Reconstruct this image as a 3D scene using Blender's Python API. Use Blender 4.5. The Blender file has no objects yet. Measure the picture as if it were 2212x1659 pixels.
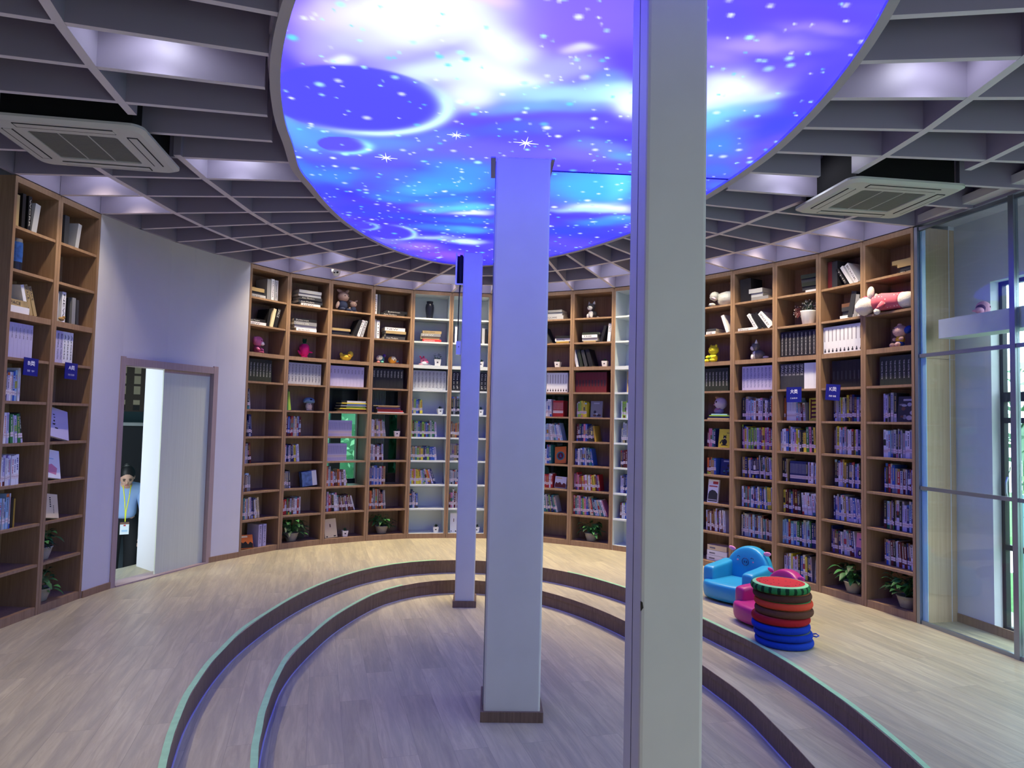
import bpy, bmesh, math, random
import numpy as np
from mathutils import Matrix, Vector, noise
random.seed(7)
PI = math.pi
S = bpy.context.scene
COL = S.collection

# ------------------------------------------------------------ camera, world, light, exposure
cam = bpy.data.objects.new('camera', bpy.data.cameras.new('camera'))
COL.objects.link(cam)
cam.data.sensor_fit = 'HORIZONTAL'
cam.data.sensor_width = 36
cam.data.lens = 1499.944 / 2212 * 36
cam.data.clip_start = .05
pit, rol = .0519033, .0224668
cp, sp = math.cos(pit), math.sin(pit)
F_ = Vector((0, cp, sp)); R0 = Vector((1, 0, 0)); U0 = Vector((0, -sp, cp))
R_ = math.cos(rol) * R0 + math.sin(rol) * U0
U_ = -math.sin(rol) * R0 + math.cos(rol) * U0
M = Matrix.Identity(4)
for i in range(3):
    M[i][0] = R_[i]; M[i][1] = U_[i]; M[i][2] = -F_[i]; M[i][3] = (0, 0, 1.5)[i]
cam.matrix_world = M
S.camera = cam

W = bpy.data.worlds.new('sky'); S.world = W; W.use_nodes = True
bg = W.node_tree.nodes['Background']
bg.inputs[0].default_value = (.82, .93, 1, 1); bg.inputs[1].default_value = 5.4

S.view_settings.view_transform = 'Standard'
S.view_settings.look = 'None'
S.view_settings.gamma = 1
S.view_settings.exposure = 0.12
LENS_POWER = 1.25
SPOT_POWER = 84

def area(name, loc, direction, sx, sy, power, color=(1, 1, 1), portal=False):
    l = bpy.data.lights.new(name, 'AREA'); l.shape = 'RECTANGLE'; l.size = sx; l.size_y = sy
    l.energy = power; l.color = color
    if portal: l.cycles.is_portal = True
    o = bpy.data.objects.new(name, l); COL.objects.link(o); o.location = loc
    o.rotation_euler = Vector(direction).to_track_quat('-Z', 'Y').to_euler()
    return o
def spot(name, loc, power, color, ang=78, blend=.35, r=.035, tilt=(0, 0)):
    l = bpy.data.lights.new(name, 'SPOT'); l.energy = power; l.color = color
    l.spot_size = math.radians(ang); l.spot_blend = blend; l.shadow_soft_size = r
    o = bpy.data.objects.new(name, l); COL.objects.link(o); o.location = loc
    o.rotation_euler = (tilt[0], tilt[1], 0)
    return o

# ------------------------------------------------------------ plan of the room (metres)
ST = .138                       # step height
H = 3.118                       # underside of the ceiling lattice
CX, CY = .02, 4.3
TH = [-PI + 2 * PI * i / 96 for i in range(96)]
E1= [1.796, 1.781, 1.772, 1.768, 1.771, 1.778, 1.79, 1.805, 1.826, 1.854, 1.89, 1.933, 1.982, 2.04, 2.105, 2.178, 2.259, 2.348, 2.445, 2.549, 2.659, 2.772, 2.885, 2.992, 3.088, 3.165, 3.216, 3.238, 3.227, 3.185, 3.115, 3.025, 2.922, 2.811, 2.698, 2.589, 2.485, 2.387, 2.294, 2.208, 2.131, 2.062, 2.002, 1.952, 1.909, 1.873, 1.842, 1.817, 1.798, 1.787, 1.78, 1.777, 1.779, 1.786, 1.796, 1.803, 1.818, 1.845, 1.881, 1.924, 1.976, 2.036, 2.104, 2.177, 2.261, 2.354, 2.457, 2.567, 2.678, 2.788, 2.894, 2.995, 3.086, 3.158, 3.207, 3.228, 3.22, 3.185, 3.122, 3.033, 2.925, 2.805, 2.683, 2.566, 2.456, 2.355, 2.263, 2.181, 2.109, 2.046, 1.991, 1.945, 1.905, 1.87, 1.84, 1.815]
E2= [1.416, 1.401, 1.393, 1.389, 1.39, 1.396, 1.406, 1.421, 1.441, 1.467, 1.498, 1.536, 1.58, 1.631, 1.689, 1.756, 1.831, 1.915, 2.009, 2.111, 2.222, 2.339, 2.46, 2.578, 2.687, 2.776, 2.838, 2.864, 2.85, 2.8, 2.719, 2.616, 2.5, 2.381, 2.262, 2.149, 2.043, 1.945, 1.858, 1.78, 1.711, 1.65, 1.597, 1.553, 1.516, 1.488, 1.466, 1.449, 1.433, 1.422, 1.413, 1.407, 1.407, 1.413, 1.424, 1.44, 1.461, 1.486, 1.517, 1.553, 1.596, 1.648, 1.707, 1.774, 1.852, 1.94, 2.038, 2.145, 2.259, 2.379, 2.5, 2.621, 2.734, 2.831, 2.897, 2.922, 2.907, 2.854, 2.769, 2.657, 2.522, 2.379, 2.248, 2.132, 2.027, 1.93, 1.843, 1.768, 1.704, 1.65, 1.603, 1.562, 1.525, 1.492, 1.464, 1.438]
EL= [1.403, 1.386, 1.375, 1.372, 1.377, 1.389, 1.403, 1.422, 1.445, 1.474, 1.509, 1.549, 1.595, 1.648, 1.708, 1.776, 1.853, 1.94, 2.037, 2.143, 2.259, 2.381, 2.505, 2.624, 2.731, 2.816, 2.87, 2.885, 2.859, 2.796, 2.704, 2.593, 2.472, 2.349, 2.229, 2.116, 2.011, 1.917, 1.833, 1.759, 1.693, 1.636, 1.586, 1.544, 1.508, 1.477, 1.449, 1.426, 1.408, 1.396, 1.387, 1.383, 1.383, 1.39, 1.402, 1.419, 1.443, 1.472, 1.507, 1.544, 1.586, 1.635, 1.693, 1.76, 1.834, 1.916, 2.006, 2.106, 2.217, 2.335, 2.457, 2.578, 2.699, 2.824, 2.919, 2.946, 2.914, 2.836, 2.726, 2.6, 2.467, 2.337, 2.215, 2.101, 1.997, 1.902, 1.816, 1.74, 1.673, 1.615, 1.565, 1.523, 1.493, 1.471, 1.448, 1.425]
def plan(E, off=0):
    return [(CX + (r + off) * math.cos(t), CY + (r + off) * math.sin(t)) for r, t in zip(E, TH)]
STEP1, STEP2, RIM = plan(E1), plan(E2), plan(EL)
# front line of the bookcases, clockwise seen from the room: two bays, the wall, sixteen bays
FL = [(-3.453, 4.711), (-3.433, 5.167), (-3.409, 5.64)]
FW = [(-3.409, 5.64), (-3.337, 6.09), (-3.234, 6.53), (-3.052, 6.98), (-2.828, 7.376)]
FR = [(-2.828, 7.376), (-2.554, 7.832), (-2.171, 8.177), (-1.73, 8.488), (-1.272, 8.717), (-.793, 8.822),
      (-.29, 8.862), (.23, 8.76), (.727, 8.52), (1.2, 8.267), (1.60, 7.97), (1.96, 7.625), (2.285, 7.2),
      (2.571, 6.79), (2.83, 6.4), (3.012, 5.945), (3.18, 5.477)]
def nrm(a, b):
    d = Vector((b[0] - a[0], b[1] - a[1])); d.normalize()
    return Vector((-d.y, d.x))              # to the outside of the room
def dist(a, b): return math.hypot(b[0] - a[0], b[1] - a[1])

# ------------------------------------------------------------ materials
MATS = {}
def mat(name, col, rough=.6, metal=0, spec=.4, emit=None, es=1, var=0, vscale=8, coat=0, alpha=1, trans=0, bump=0, bscale=60):
    if name in MATS: return MATS[name]
    m = bpy.data.materials.new(name); m.use_nodes = True
    nt = m.node_tree; b = nt.nodes['Principled BSDF']
    b.inputs['Base Color'].default_value = (*col, 1)
    b.inputs['Roughness'].default_value = rough; b.inputs['Metallic'].default_value = metal
    b.inputs['Specular IOR Level'].default_value = spec
    if coat: b.inputs['Coat Weight'].default_value = coat
    if alpha < 1: b.inputs['Alpha'].default_value = alpha
    if trans: b.inputs['Transmission Weight'].default_value = trans
    if emit: b.inputs['Emission Color'].default_value = (*emit, 1); b.inputs['Emission Strength'].default_value = es
    if var or bump:
        tc = nt.nodes.new('ShaderNodeTexCoord'); n = nt.nodes.new('ShaderNodeTexNoise')
        n.inputs['Scale'].default_value = vscale if var else bscale; n.inputs['Detail'].default_value = 5
        nt.links.new(tc.outputs['Object'], n.inputs['Vector'])
        if var:
            r = nt.nodes.new('ShaderNodeMapRange'); r.inputs[1].default_value = .3; r.inputs[2].default_value = .7
            r.inputs[3].default_value = 1 - var; r.inputs[4].default_value = 1 + var
            mx = nt.nodes.new('ShaderNodeVectorMath'); mx.operation = 'SCALE'; mx.inputs[0].default_value = col
            nt.links.new(n.outputs['Fac'], r.inputs[0]); nt.links.new(r.outputs[0], mx.inputs['Scale'])
            nt.links.new(mx.outputs[0], b.inputs['Base Color'])
        if bump:
            bp = nt.nodes.new('ShaderNodeBump'); bp.inputs['Strength'].default_value = bump; bp.inputs['Distance'].default_value = .01
            nt.links.new(n.outputs['Fac'], bp.inputs['Height']); nt.links.new(bp.outputs[0], b.inputs['Normal'])
    MATS[name] = m
    return m
def srgb(r, g, b):
    f = lambda c: (c / 255 / 12.92) if c <= 10 else ((c / 255 + .055) / 1.055) ** 2.4
    return (f(r), f(g), f(b))

def wood(name, base, dark, grain=(30, 30, 1.6), rough=.5, rot=(0, 0, 0), fine=.5):
    m = bpy.data.materials.new(name); m.use_nodes = True; nt = m.node_tree; b = nt.nodes['Principled BSDF']
    tc = nt.nodes.new('ShaderNodeTexCoord'); mp = nt.nodes.new('ShaderNodeMapping')
    mp.inputs['Scale'].default_value = grain; mp.inputs['Rotation'].default_value = rot
    n = nt.nodes.new('ShaderNodeTexNoise'); n.inputs['Scale'].default_value = 2.2; n.inputs['Detail'].default_value = 6; n.inputs['Roughness'].default_value = .62
    cr = nt.nodes.new('ShaderNodeMapRange'); cr.inputs[1].default_value = .33; cr.inputs[2].default_value = .7
    mx = nt.nodes.new('ShaderNodeMix'); mx.data_type = 'RGBA'
    mx.inputs[6].default_value = (*base, 1); mx.inputs[7].default_value = (*dark, 1)
    nt.links.new(tc.outputs['Object'], mp.inputs[0]); nt.links.new(mp.outputs[0], n.inputs['Vector'])
    nt.links.new(n.outputs['Fac'], cr.inputs[0]); nt.links.new(cr.outputs[0], mx.inputs[0])
    nt.links.new(mx.outputs[2], b.inputs['Base Color'])
    b.inputs['Roughness'].default_value = rough; b.inputs['Specular IOR Level'].default_value = .3
    MATS[name] = m
    return m

def floor_mat(name, c1, c2, c3, ang):
    """laminate boards, 0.19 x 1.25 m, running at ang"""
    m = bpy.data.materials.new(name); m.use_nodes = True; nt = m.node_tree; b = nt.nodes['Principled BSDF']
    L = nt.links.new; N = nt.nodes.new
    tc = N('ShaderNodeTexCoord'); mp = N('ShaderNodeMapping'); mp.inputs['Rotation'].default_value = (0, 0, ang)
    L(tc.outputs['Object'], mp.inputs[0])
    br = N('ShaderNodeTexBrick'); br.inputs['Scale'].default_value = 1; br.inputs['Brick Width'].default_value = 1.25
    br.inputs['Row Height'].default_value = .19; br.inputs['Mortar Size'].default_value = .0012; br.inputs['Mortar Smooth'].default_value = .4
    br.inputs['Color1'].default_value = (0, 0, 0, 1); br.inputs['Color2'].default_value = (1, 1, 1, 1); br.inputs['Mortar'].default_value = (.35, .35, .35, 1)
    br.offset = .37; br.inputs['Bias'].default_value = 0
    L(mp.outputs[0], br.inputs['Vector'])
    gm = N('ShaderNodeMapping'); gm.inputs['Scale'].default_value = (1.6, 16, 1)
    add = N('ShaderNodeVectorMath'); add.operation = 'MULTIPLY_ADD'; add.inputs[1].default_value = (7, 3, 0)
    L(br.outputs['Color'], add.inputs[0]); L(mp.outputs[0], add.inputs[2]); L(add.outputs[0], gm.inputs[0])
    n = N('ShaderNodeTexNoise'); n.inputs['Scale'].default_value = 1.5; n.inputs['Detail'].default_value = 8; n.inputs['Roughness'].default_value = .65; n.inputs['Distortion'].default_value = 1.2
    L(gm.outputs[0], n.inputs['Vector'])
    wv = N('ShaderNodeTexNoise'); wv.inputs['Scale'].default_value = .9; wv.inputs['Detail'].default_value = 3; L(gm.outputs[0], wv.inputs['Vector'])
    r1 = N('ShaderNodeMapRange'); r1.inputs[1].default_value = .38; r1.inputs[2].default_value = .66; L(n.outputs['Fac'], r1.inputs[0])
    m1 = N('ShaderNodeMix'); m1.data_type = 'RGBA'; m1.inputs[6].default_value = (*c1, 1); m1.inputs[7].default_value = (*c2, 1); L(r1.outputs[0], m1.inputs[0])
    r2 = N('ShaderNodeMapRange'); r2.inputs[1].default_value = .42; r2.inputs[2].default_value = .62; L(wv.outputs['Fac'], r2.inputs[0])
    m2 = N('ShaderNodeMix'); m2.data_type = 'RGBA'; m2.inputs[7].default_value = (*c3, 1); L(m1.outputs[2], m2.inputs[6])
    mu = N('ShaderNodeMath'); mu.operation = 'MULTIPLY'; mu.inputs[1].default_value = .55; L(r2.outputs[0], mu.inputs[0]); L(mu.outputs[0], m2.inputs[0])
    # board to board tone
    sc = N('ShaderNodeMapRange'); sc.inputs[3].default_value = .88; sc.inputs[4].default_value = 1.08; L(br.outputs['Color'], sc.inputs[0])
    vm = N('ShaderNodeVectorMath'); vm.operation = 'SCALE'; L(m2.outputs[2], vm.inputs[0]); L(sc.outputs[0], vm.inputs['Scale'])
    mf = N('ShaderNodeMix'); mf.data_type = 'RGBA'; mf.inputs[7].default_value = (.12, .1, .09, 1); L(vm.outputs[0], mf.inputs[6])
    mm = N('ShaderNodeMath'); mm.operation = 'MULTIPLY'; mm.inputs[1].default_value = .45; L(br.outputs['Fac'], mm.inputs[0]); L(mm.outputs[0], mf.inputs[0])
    L(mf.outputs[2], b.inputs['Base Color'])
    b.inputs['Roughness'].default_value = .42; b.inputs['Specular IOR Level'].default_value = .35
    MATS[name] = m
    return m

OAK = wood('oak_laminate', srgb(152, 124, 99), srgb(132, 105, 83), (26, 26, 1.4))
OAKD = wood('riser_laminate', srgb(128, 106, 92), srgb(98, 80, 70), (40, 40, 1.2))
DOORW = wood('pale_door_laminate', srgb(204, 212, 196), srgb(194, 202, 186), (50, 50, .7))
TRIMW = wood('door_casing_laminate', srgb(170, 152, 152), srgb(154, 137, 138), (40, 40, 1.2))
ENDW = wood('end_panel_laminate', srgb(196, 172, 146), srgb(180, 155, 128), (22, 22, .6))
FLOOR = floor_mat('grey_oak_boards', srgb(190, 182, 150), srgb(168, 158, 131), srgb(156, 150, 130), -PI / 2 - .27)
WALL = mat('white_wall_paint', srgb(205, 205, 212), .8, var=.02, vscale=3)
BLADE = mat('lattice_grey_paint', srgb(152, 145, 168), .38); LITEDGE = mat('lattice_lit_edge', srgb(214, 208, 222), .5)  # blade undersides get the paler copy: light from the floor painted in
DARK = mat('black_void_paint', (.006, .006, .007), .95)
WHITE = mat('white_laminate', srgb(225, 228, 228), .5)
ACM = mat('white_plastic', srgb(196, 198, 196), .45)
ACG = mat('grey_grille_plastic', srgb(120, 122, 120), .6)
PILM = mat('pillar_paint', srgb(208, 208, 206), .55, var=.03, vscale=4)
BLACK = mat('black_rubber', (.012, .012, .014), .6)
ALU = mat('brushed_aluminium', srgb(150, 158, 168), .32, metal=.8)
MINT = mat('mint_edge_tape', srgb(158, 208, 158), .5, var=.08, vscale=20)
FRAMEB = mat('black_window_frame', srgb(28, 36, 46), .4)

def glass(name, tint=(.95, .99, 1), mixf=.05):
    m = bpy.data.materials.new(name); m.use_nodes = True; nt = m.node_tree
    nt.nodes.remove(nt.nodes['Principled BSDF']); o = nt.nodes['Material Output']
    t = nt.nodes.new('ShaderNodeBsdfTransparent'); t.inputs[0].default_value = (*tint, 1)
    g = nt.nodes.new('ShaderNodeBsdfGlossy'); g.inputs['Roughness'].default_value = .02
    fr = nt.nodes.new('ShaderNodeLayerWeight'); fr.inputs[0].default_value = .25
    mu = nt.nodes.new('ShaderNodeMath'); mu.operation = 'MULTIPLY_ADD'; mu.inputs[1].default_value = .12; mu.inputs[2].default_value = mixf * .4
    mx = nt.nodes.new('ShaderNodeMixShader')
    nt.links.new(fr.outputs['Fresnel'], mu.inputs[0]); nt.links.new(mu.outputs[0], mx.inputs[0]); nt.links.new(t.outputs[0], mx.inputs[1]); nt.links.new(g.outputs[0], mx.inputs[2])
    nt.links.new(mx.outputs[0], o.inputs[0]); MATS[name] = m
    return m
GLASS = glass('clear_glass'); TINT = glass('teal_tinted_glass', (.035, .05, .052)); GREENT = glass('green_tinted_glass', (.07, .12, .12))

# ------------------------------------------------------------ mesh helpers
class MB:
    def __init__(s): s.v = []; s.f = []; s.m = []; s.mats = []
    def mi(s, m):
        if m not in s.mats: s.mats.append(m)
        return s.mats.index(m)
    def add(s, vs, fs, m, T=None):
        k = len(s.v)
        s.v += [tuple(T @ Vector(v)) for v in vs] if T is not None else [tuple(v) for v in vs]
        i = s.mi(m)
        for f in fs: s.f.append(tuple(a + k for a in f)); s.m.append(i)
    def box(s, x0, y0, z0, x1, y1, z1, m, T=None):
        if isinstance(m, dict): d = m; m = d['all']
        else: d = {}
        vs = [(x0, y0, z0), (x1, y0, z0), (x1, y1, z0), (x0, y1, z0), (x0, y0, z1), (x1, y0, z1), (x1, y1, z1), (x0, y1, z1)]
        for key, f in (('bottom', (0, 3, 2, 1)), ('top', (4, 5, 6, 7)), ('front', (0, 1, 5, 4)), ('right', (1, 2, 6, 5)), ('back', (2, 3, 7, 6)), ('left', (3, 0, 4, 7))):
            s.add([vs[i] for i in f], [(0, 1, 2, 3)], d.get(key, m), T) if d else None
        if not d: s.add(vs, [(0, 3, 2, 1), (4, 5, 6, 7), (0, 1, 5, 4), (1, 2, 6, 5), (2, 3, 7, 6), (3, 0, 4, 7)], m, T)
    def prism(s, pts, z0, z1, m, T=None, caps=True):
        n = len(pts); vs = [(x, y, z0) for x, y in pts] + [(x, y, z1) for x, y in pts]
        fs = [(i, (i + 1) % n, n + (i + 1) % n, n + i) for i in range(n)]
        if caps: fs += [tuple(range(n - 1, -1, -1)), tuple(range(n, 2 * n))]
        s.add(vs, fs, m, T)
    def slab(s, a, b, th, z0, z1, m):        # vertical board from a to b, centred thickness
        d = Vector((b[0] - a[0], b[1] - a[1])).normalized(); n = Vector((-d.y, d.x)) * th / 2
        s.prism([(a[0] - n.x, a[1] - n.y), (b[0] - n.x, b[1] - n.y), (b[0] + n.x, b[1] + n.y), (a[0] + n.x, a[1] + n.y)], z0, z1, m)
    def ringwall(s, pts, z0, z1, m, closed=True):
        n = len(pts); vs = [(x, y, z0) for x, y in pts] + [(x, y, z1) for x, y in pts]
        s.add(vs, [(i, (i + 1) % n, n + (i + 1) % n, n + i) for i in range(n if closed else n - 1)], m)
    def band(s, p1, p2, z0, z1, m, closed=True):   # solid band between two same-length plan lines
        n = len(p1); vs = [(x, y, z0) for x, y in p1] + [(x, y, z0) for x, y in p2] + [(x, y, z1) for x, y in p1] + [(x, y, z1) for x, y in p2]
        fs = []
        for i in range(n if closed else n - 1):
            j = (i + 1) % n
            fs += [(i, n + i, n + j, j), (2 * n + i, 2 * n + j, 3 * n + j, 3 * n + i), (i, j, 2 * n + j, 2 * n + i), (n + i, 3 * n + i, 3 * n + j, n + j)]
        if not closed: fs += [(0, 2 * n, 3 * n, n), (n - 1, 2 * n - 1, 4 * n - 1, 3 * n - 1)]
        s.add(vs, fs, m)
    def lathe(s, prof, m, T=None, seg=24, cap=True):
        vs = []; fs = []; n = len(prof)
        for k in range(seg):
            a = 2 * PI * k / seg
            vs += [(r * math.cos(a), r * math.sin(a), z) for r, z in prof]
        for k in range(seg):
            j = (k + 1) % seg
            fs += [(k * n + i, j * n + i, j * n + i + 1, k * n + i + 1) for i in range(n - 1)]
        if cap:
            fs += [tuple(k * n for k in range(seg - 1, -1, -1)), tuple(k * n + n - 1 for k in range(seg))]
        s.add(vs, fs, m, T)
    def ell(s, c, r, m, T=None, rot=None, seg=18, rings=12, noise_=0):
        vs = []; fs = []
        R = rot if rot is not None else Matrix.Identity(3)
        for i in range(rings + 1):
            p = PI * i / rings
            for k in range(seg):
                a = 2 * PI * k / seg
                q = Vector((math.sin(p) * math.cos(a), math.sin(p) * math.sin(a), math.cos(p)))
                w = 1 + (noise_ * noise.noise(q * 3.1 + Vector(c) * 9) if noise_ else 0)
                vs.append(Vector(c) + R @ Vector((q.x * r[0] * w, q.y * r[1] * w, q.z * r[2] * w)))
        for i in range(rings):
            for k in range(seg):
                j = (k + 1) % seg
                fs.append((i * seg + k, (i + 1) * seg + k, (i + 1) * seg + j, i * seg + j))
        s.add(vs, fs, m, T)
    def tube(s, pts, r, m, T=None, seg=8):
        pts = [Vector(p) for p in pts]; vs = []; fs = []
        rr = r if isinstance(r, (list, tuple)) else [r] * len(pts)
        for i, p in enumerate(pts):
            d = (pts[min(i + 1, len(pts) - 1)] - pts[max(i - 1, 0)]).normalized()
            a = d.orthogonal().normalized() if i == 0 else (a - d * a.dot(d)).normalized()
            b = d.cross(a)
            vs += [p + (a * math.cos(2 * PI * k / seg) + b * math.sin(2 * PI * k / seg)) * rr[i] for k in range(seg)]
        for i in range(len(pts) - 1):
            for k in range(seg):
                j = (k + 1) % seg
                fs.append((i * seg + k, i * seg + j, (i + 1) * seg + j, (i + 1) * seg + k))
        fs += [tuple(range(seg - 1, -1, -1)), tuple((len(pts) - 1) * seg + k for k in range(seg))]
        s.add(vs, fs, m, T)
    def mesh(s, name, smooth=False):
        me = bpy.data.meshes.new(name); me.from_pydata(s.v, [], s.f)
        for m in s.mats: me.materials.append(m)
        me.polygons.foreach_set('material_index', s.m)
        if smooth: me.polygons.foreach_set('use_smooth', [True] * len(s.f))
        me.update()
        return me
    def build(s, name, parent=None, smooth=False, loc=None, bevel=0, mw=None):
        o = bpy.data.objects.new(name, s.mesh(name, smooth)); COL.objects.link(o)
        if parent: o.parent = parent
        if loc: o.location = loc
        if mw is not None: o.matrix_world = mw
        if bevel:
            b = o.modifiers.new('bevel', 'BEVEL'); b.width = bevel; b.segments = 2; b.limit_method = 'ANGLE'
        return o
def tag(o, label=None, cat=None, group=None, kind=None):
    if label: o['label'] = label
    if cat: o['category'] = cat
    if group: o['group'] = group
    if kind: o['kind'] = kind
    return o
def empty(name, mw=None, label=None, cat=None, group=None):
    o = bpy.data.objects.new(name, None); o.empty_display_size = .1; COL.objects.link(o)
    if mw is not None: o.matrix_world = mw
    return tag(o, label, cat, group)
def struct(o): o['kind'] = 'structure'; return o
TXT = {}
def text_mesh(s, height=1.0, bold=False):
    """text as a mesh: origin bottom-left, x to the right, scaled to cap box height = 1"""
    if s in TXT: return TXT[s]
    cu = bpy.data.curves.new('t', 'FONT'); cu.body = s; cu.size = 1; cu.resolution_u = 2
    if bold: cu.offset = .02
    o = bpy.data.objects.new('t', cu); COL.objects.link(o)
    dg = bpy.context.evaluated_depsgraph_get(); dg.update()
    me = bpy.data.meshes.new_from_object(o.evaluated_get(dg))
    bpy.data.objects.remove(o)
    v = np.zeros(len(me.vertices) * 3); me.vertices.foreach_get('co', v); v = v.reshape(-1, 3)
    lo, hi = v.min(0), v.max(0); v -= lo
    me.vertices.foreach_set('co', v.ravel()); me.update(); me.name = 'lettering'
    me.materials.clear()
    TXT[s] = (me, hi[0] - lo[0], hi[1] - lo[1])
    return TXT[s]
TXM = {}
def lettering(s, w, h, m, parent, T, name='lettering', bold=False):
    """lettering in local x-z plane, facing -y"""
    me, tw, th = text_mesh(s, bold=bold)
    key = (s, m.name)
    if key not in TXM:
        c = me.copy(); c.materials.append(m); TXM[key] = c
    o = bpy.data.objects.new(name, TXM[key]); COL.objects.link(o); o.parent = parent
    o.matrix_local = T @ Matrix.Rotation(PI / 2, 4, 'X') @ Matrix.Diagonal((w / tw, h / th, 1, 1))
    return o

# ------------------------------------------------------------ floor and steps
def big(z0, z1):  # outline of the whole room floor
    return [(-4.2, -1.6), (4.2, -1.6), (4.2, 9.6), (-2.3, 9.6), (-3.3, 8.2), (-3.75, 6.6), (-4.2, 5.6)]
def annulus(inner, z, th, m, outer):
    """flat floor with a hole: outer radius matched by angle"""
    bm = MB(); n = len(inner); vs = [(x, y, z) for x, y in inner]; out = []
    for (x, y) in inner:
        d = Vector((x - CX, y - CY)).normalized(); best = 99
        for i in range(len(outer)):
            a, b = Vector(outer[i]) - Vector((CX, CY)), Vector(outer[(i + 1) % len(outer)]) - Vector((CX, CY))
            e = b - a; den = d.x * e.y - d.y * e.x
            if abs(den) < 1e-9: continue
            t = (a.x * e.y - a.y * e.x) / den; u = (a.x * d.y - a.y * d.x) / den
            if t > 0 and -1e-6 <= u <= 1 + 1e-6: best = min(best, t)
        out.append((CX + d.x * best, CY + d.y * best))
    bm.band(inner, out, z - th, z, m)
    return bm
OUT = big(0, 0)
struct(annulus(STEP1, 0, .04, FLOOR, OUT).build('floor'))
b = MB(); n_ = len(STEP2)
b.band(STEP2, plan(E1, .05), -ST - .04, -ST, FLOOR); struct(b.build('floor_step'))
b = MB(); b.prism(plan(E2, .05), -2 * ST - .04, -2 * ST, FLOOR); struct(b.build('floor_pit'))
b = MB(); b.band(plan(E1, .002), plan(E1, .03), -ST, -.035, OAKD); struct(b.build('trim_1'))
b = MB(); b.band(plan(E2, .002), plan(E2, .03), -2 * ST, -ST - .035, OAKD); struct(b.build('trim_2'))
# wavering nosings, mint tape along part of them, white sealant at the foot of each riser
def arc_idx(a0, a1): return [i for i, t in enumerate(TH) if a0 <= math.degrees(t) <= a1]
def sub(E, idx, off): return [(CX + (E[i] + off) * math.cos(TH[i]), CY + (E[i] + off) * math.sin(TH[i])) for i in idx]
def dense(E, a0, a1, off, n=240, wob=0):
    out = []
    for k in range(n + 1):
        a = math.radians(a0 + (a1 - a0) * k / n); u = ((a + PI) / (2 * PI) * 96) % 96; i = int(u) % 96; f = u - int(u)
        r = E[i] * (1 - f) + E[(i + 1) % 96] * f + off
        if wob: r += wob * (noise.noise(Vector((math.cos(a) * 4, math.sin(a) * 4, 3))))
        out.append((CX + r * math.cos(a), CY + r * math.sin(a)))
    return out
def tape(name, E, z, arcs, w0, w1, lab):
    for a0, a1 in arcs:
        b = MB(); b.band(dense(E, a0, a1, w0 - .001, wob=.012), dense(E, a0, a1, w1, wob=.012), z + .0005, z + .003, MINT, closed=False)
        b.band(dense(E, a0, a1, w0 - .004, wob=0), dense(E, a0, a1, w0 + .004, wob=0), z - .03, z + .003, MINT, closed=False) if 0 else None
        o = b.build(name); tag(o, lab[(a0, a1)], 'tape', 'mint tapes along the step edges')
tape('edge_tape', E1, 0, [(-75, 78), (104, 265)], 0, .033, {(-75, 78): 'mint green tape on the upper step edge at the right, running past the cushions', (104, 265): 'mint green tape on the upper step edge at the left, before the doorway'})
tape('edge_tape', E2, -ST, [(112, 262)], 0, .036, {(112, 262): 'mint green tape along the lower step edge left of the pillars'})
SEAL = mat('white_sealant', srgb(200, 196, 205), .6)
b = MB(); b.band(dense(E1, -180, 180, -.006), dense(E1, -180, 180, .004), -ST, -ST + .005, SEAL, closed=False); struct(b.build('trim_3'))
b = MB(); b.band(dense(E2, -180, 180, -.006), dense(E2, -180, 180, .004), -2 * ST, -2 * ST + .005, SEAL, closed=False); struct(b.build('trim_4'))
b = MB(); b.band(plan(E1, -.005), plan(E1, 0), -.042, 0.0002, OAKD); struct(b.build('trim_5'))
b = MB(); b.band(plan(E2, -.005), plan(E2, 0), -ST - .042, -ST + .0002, OAKD); struct(b.build('trim_6'))

# ------------------------------------------------------------ walls
def wallline(pts, z0, z1, th, m, off=0):
    p1 = []; p2 = []
    for i, p in enumerate(pts):
        n = Vector((0, 0))
        if i: n += nrm(pts[i - 1], p)
        if i < len(pts) - 1: n += nrm(p, pts[i + 1])
        n.normalize(); p1.append((p[0] + n.x * off, p[1] + n.y * off)); p2.append((p[0] + n.x * (off + th), p[1] + n.y * (off + th)))
    b = MB(); b.band(p1, p2, z0, z1, m, closed=False)
    return b
# white wall with the doorway, flush with the bookcase fronts
DA, DB = (-3.355, 6.01), (-3.02, 7.05)            # doorway between (outer edges of the casing)
DH = 1.955
WA = [(-3.409, 5.642), (-3.39, 5.82), (-3.366, 5.978)]; WB = [DB, (-2.93, 7.21), (-2.83, 7.374)]
# smoother line
w = MB()
for seg in (WA, WB):
    q = wallline(seg, 0, 3.66, .14, WALL); w.v, w.f, w.m, w.mats = (w.v + q.v, w.f + [tuple(a + len(w.v) for a in f) for f in q.f], w.m + q.m, q.mats)
mid = [(-3.366, 5.978), (-3.245, 6.5), (-3.15, 6.77), DB]
q = wallline(mid, DH, 3.66, .14, WALL); w.f += [tuple(a + len(w.v) for a in f) for f in q.f]; w.v += q.v; w.m += q.m
struct(w.build('wall_left'))
for nm, seg in (('baseboard_left', WA), ('baseboard_back', WB)):
    struct(wallline(seg, 0, .055, .012, OAK, off=-.012).build(nm))
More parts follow.
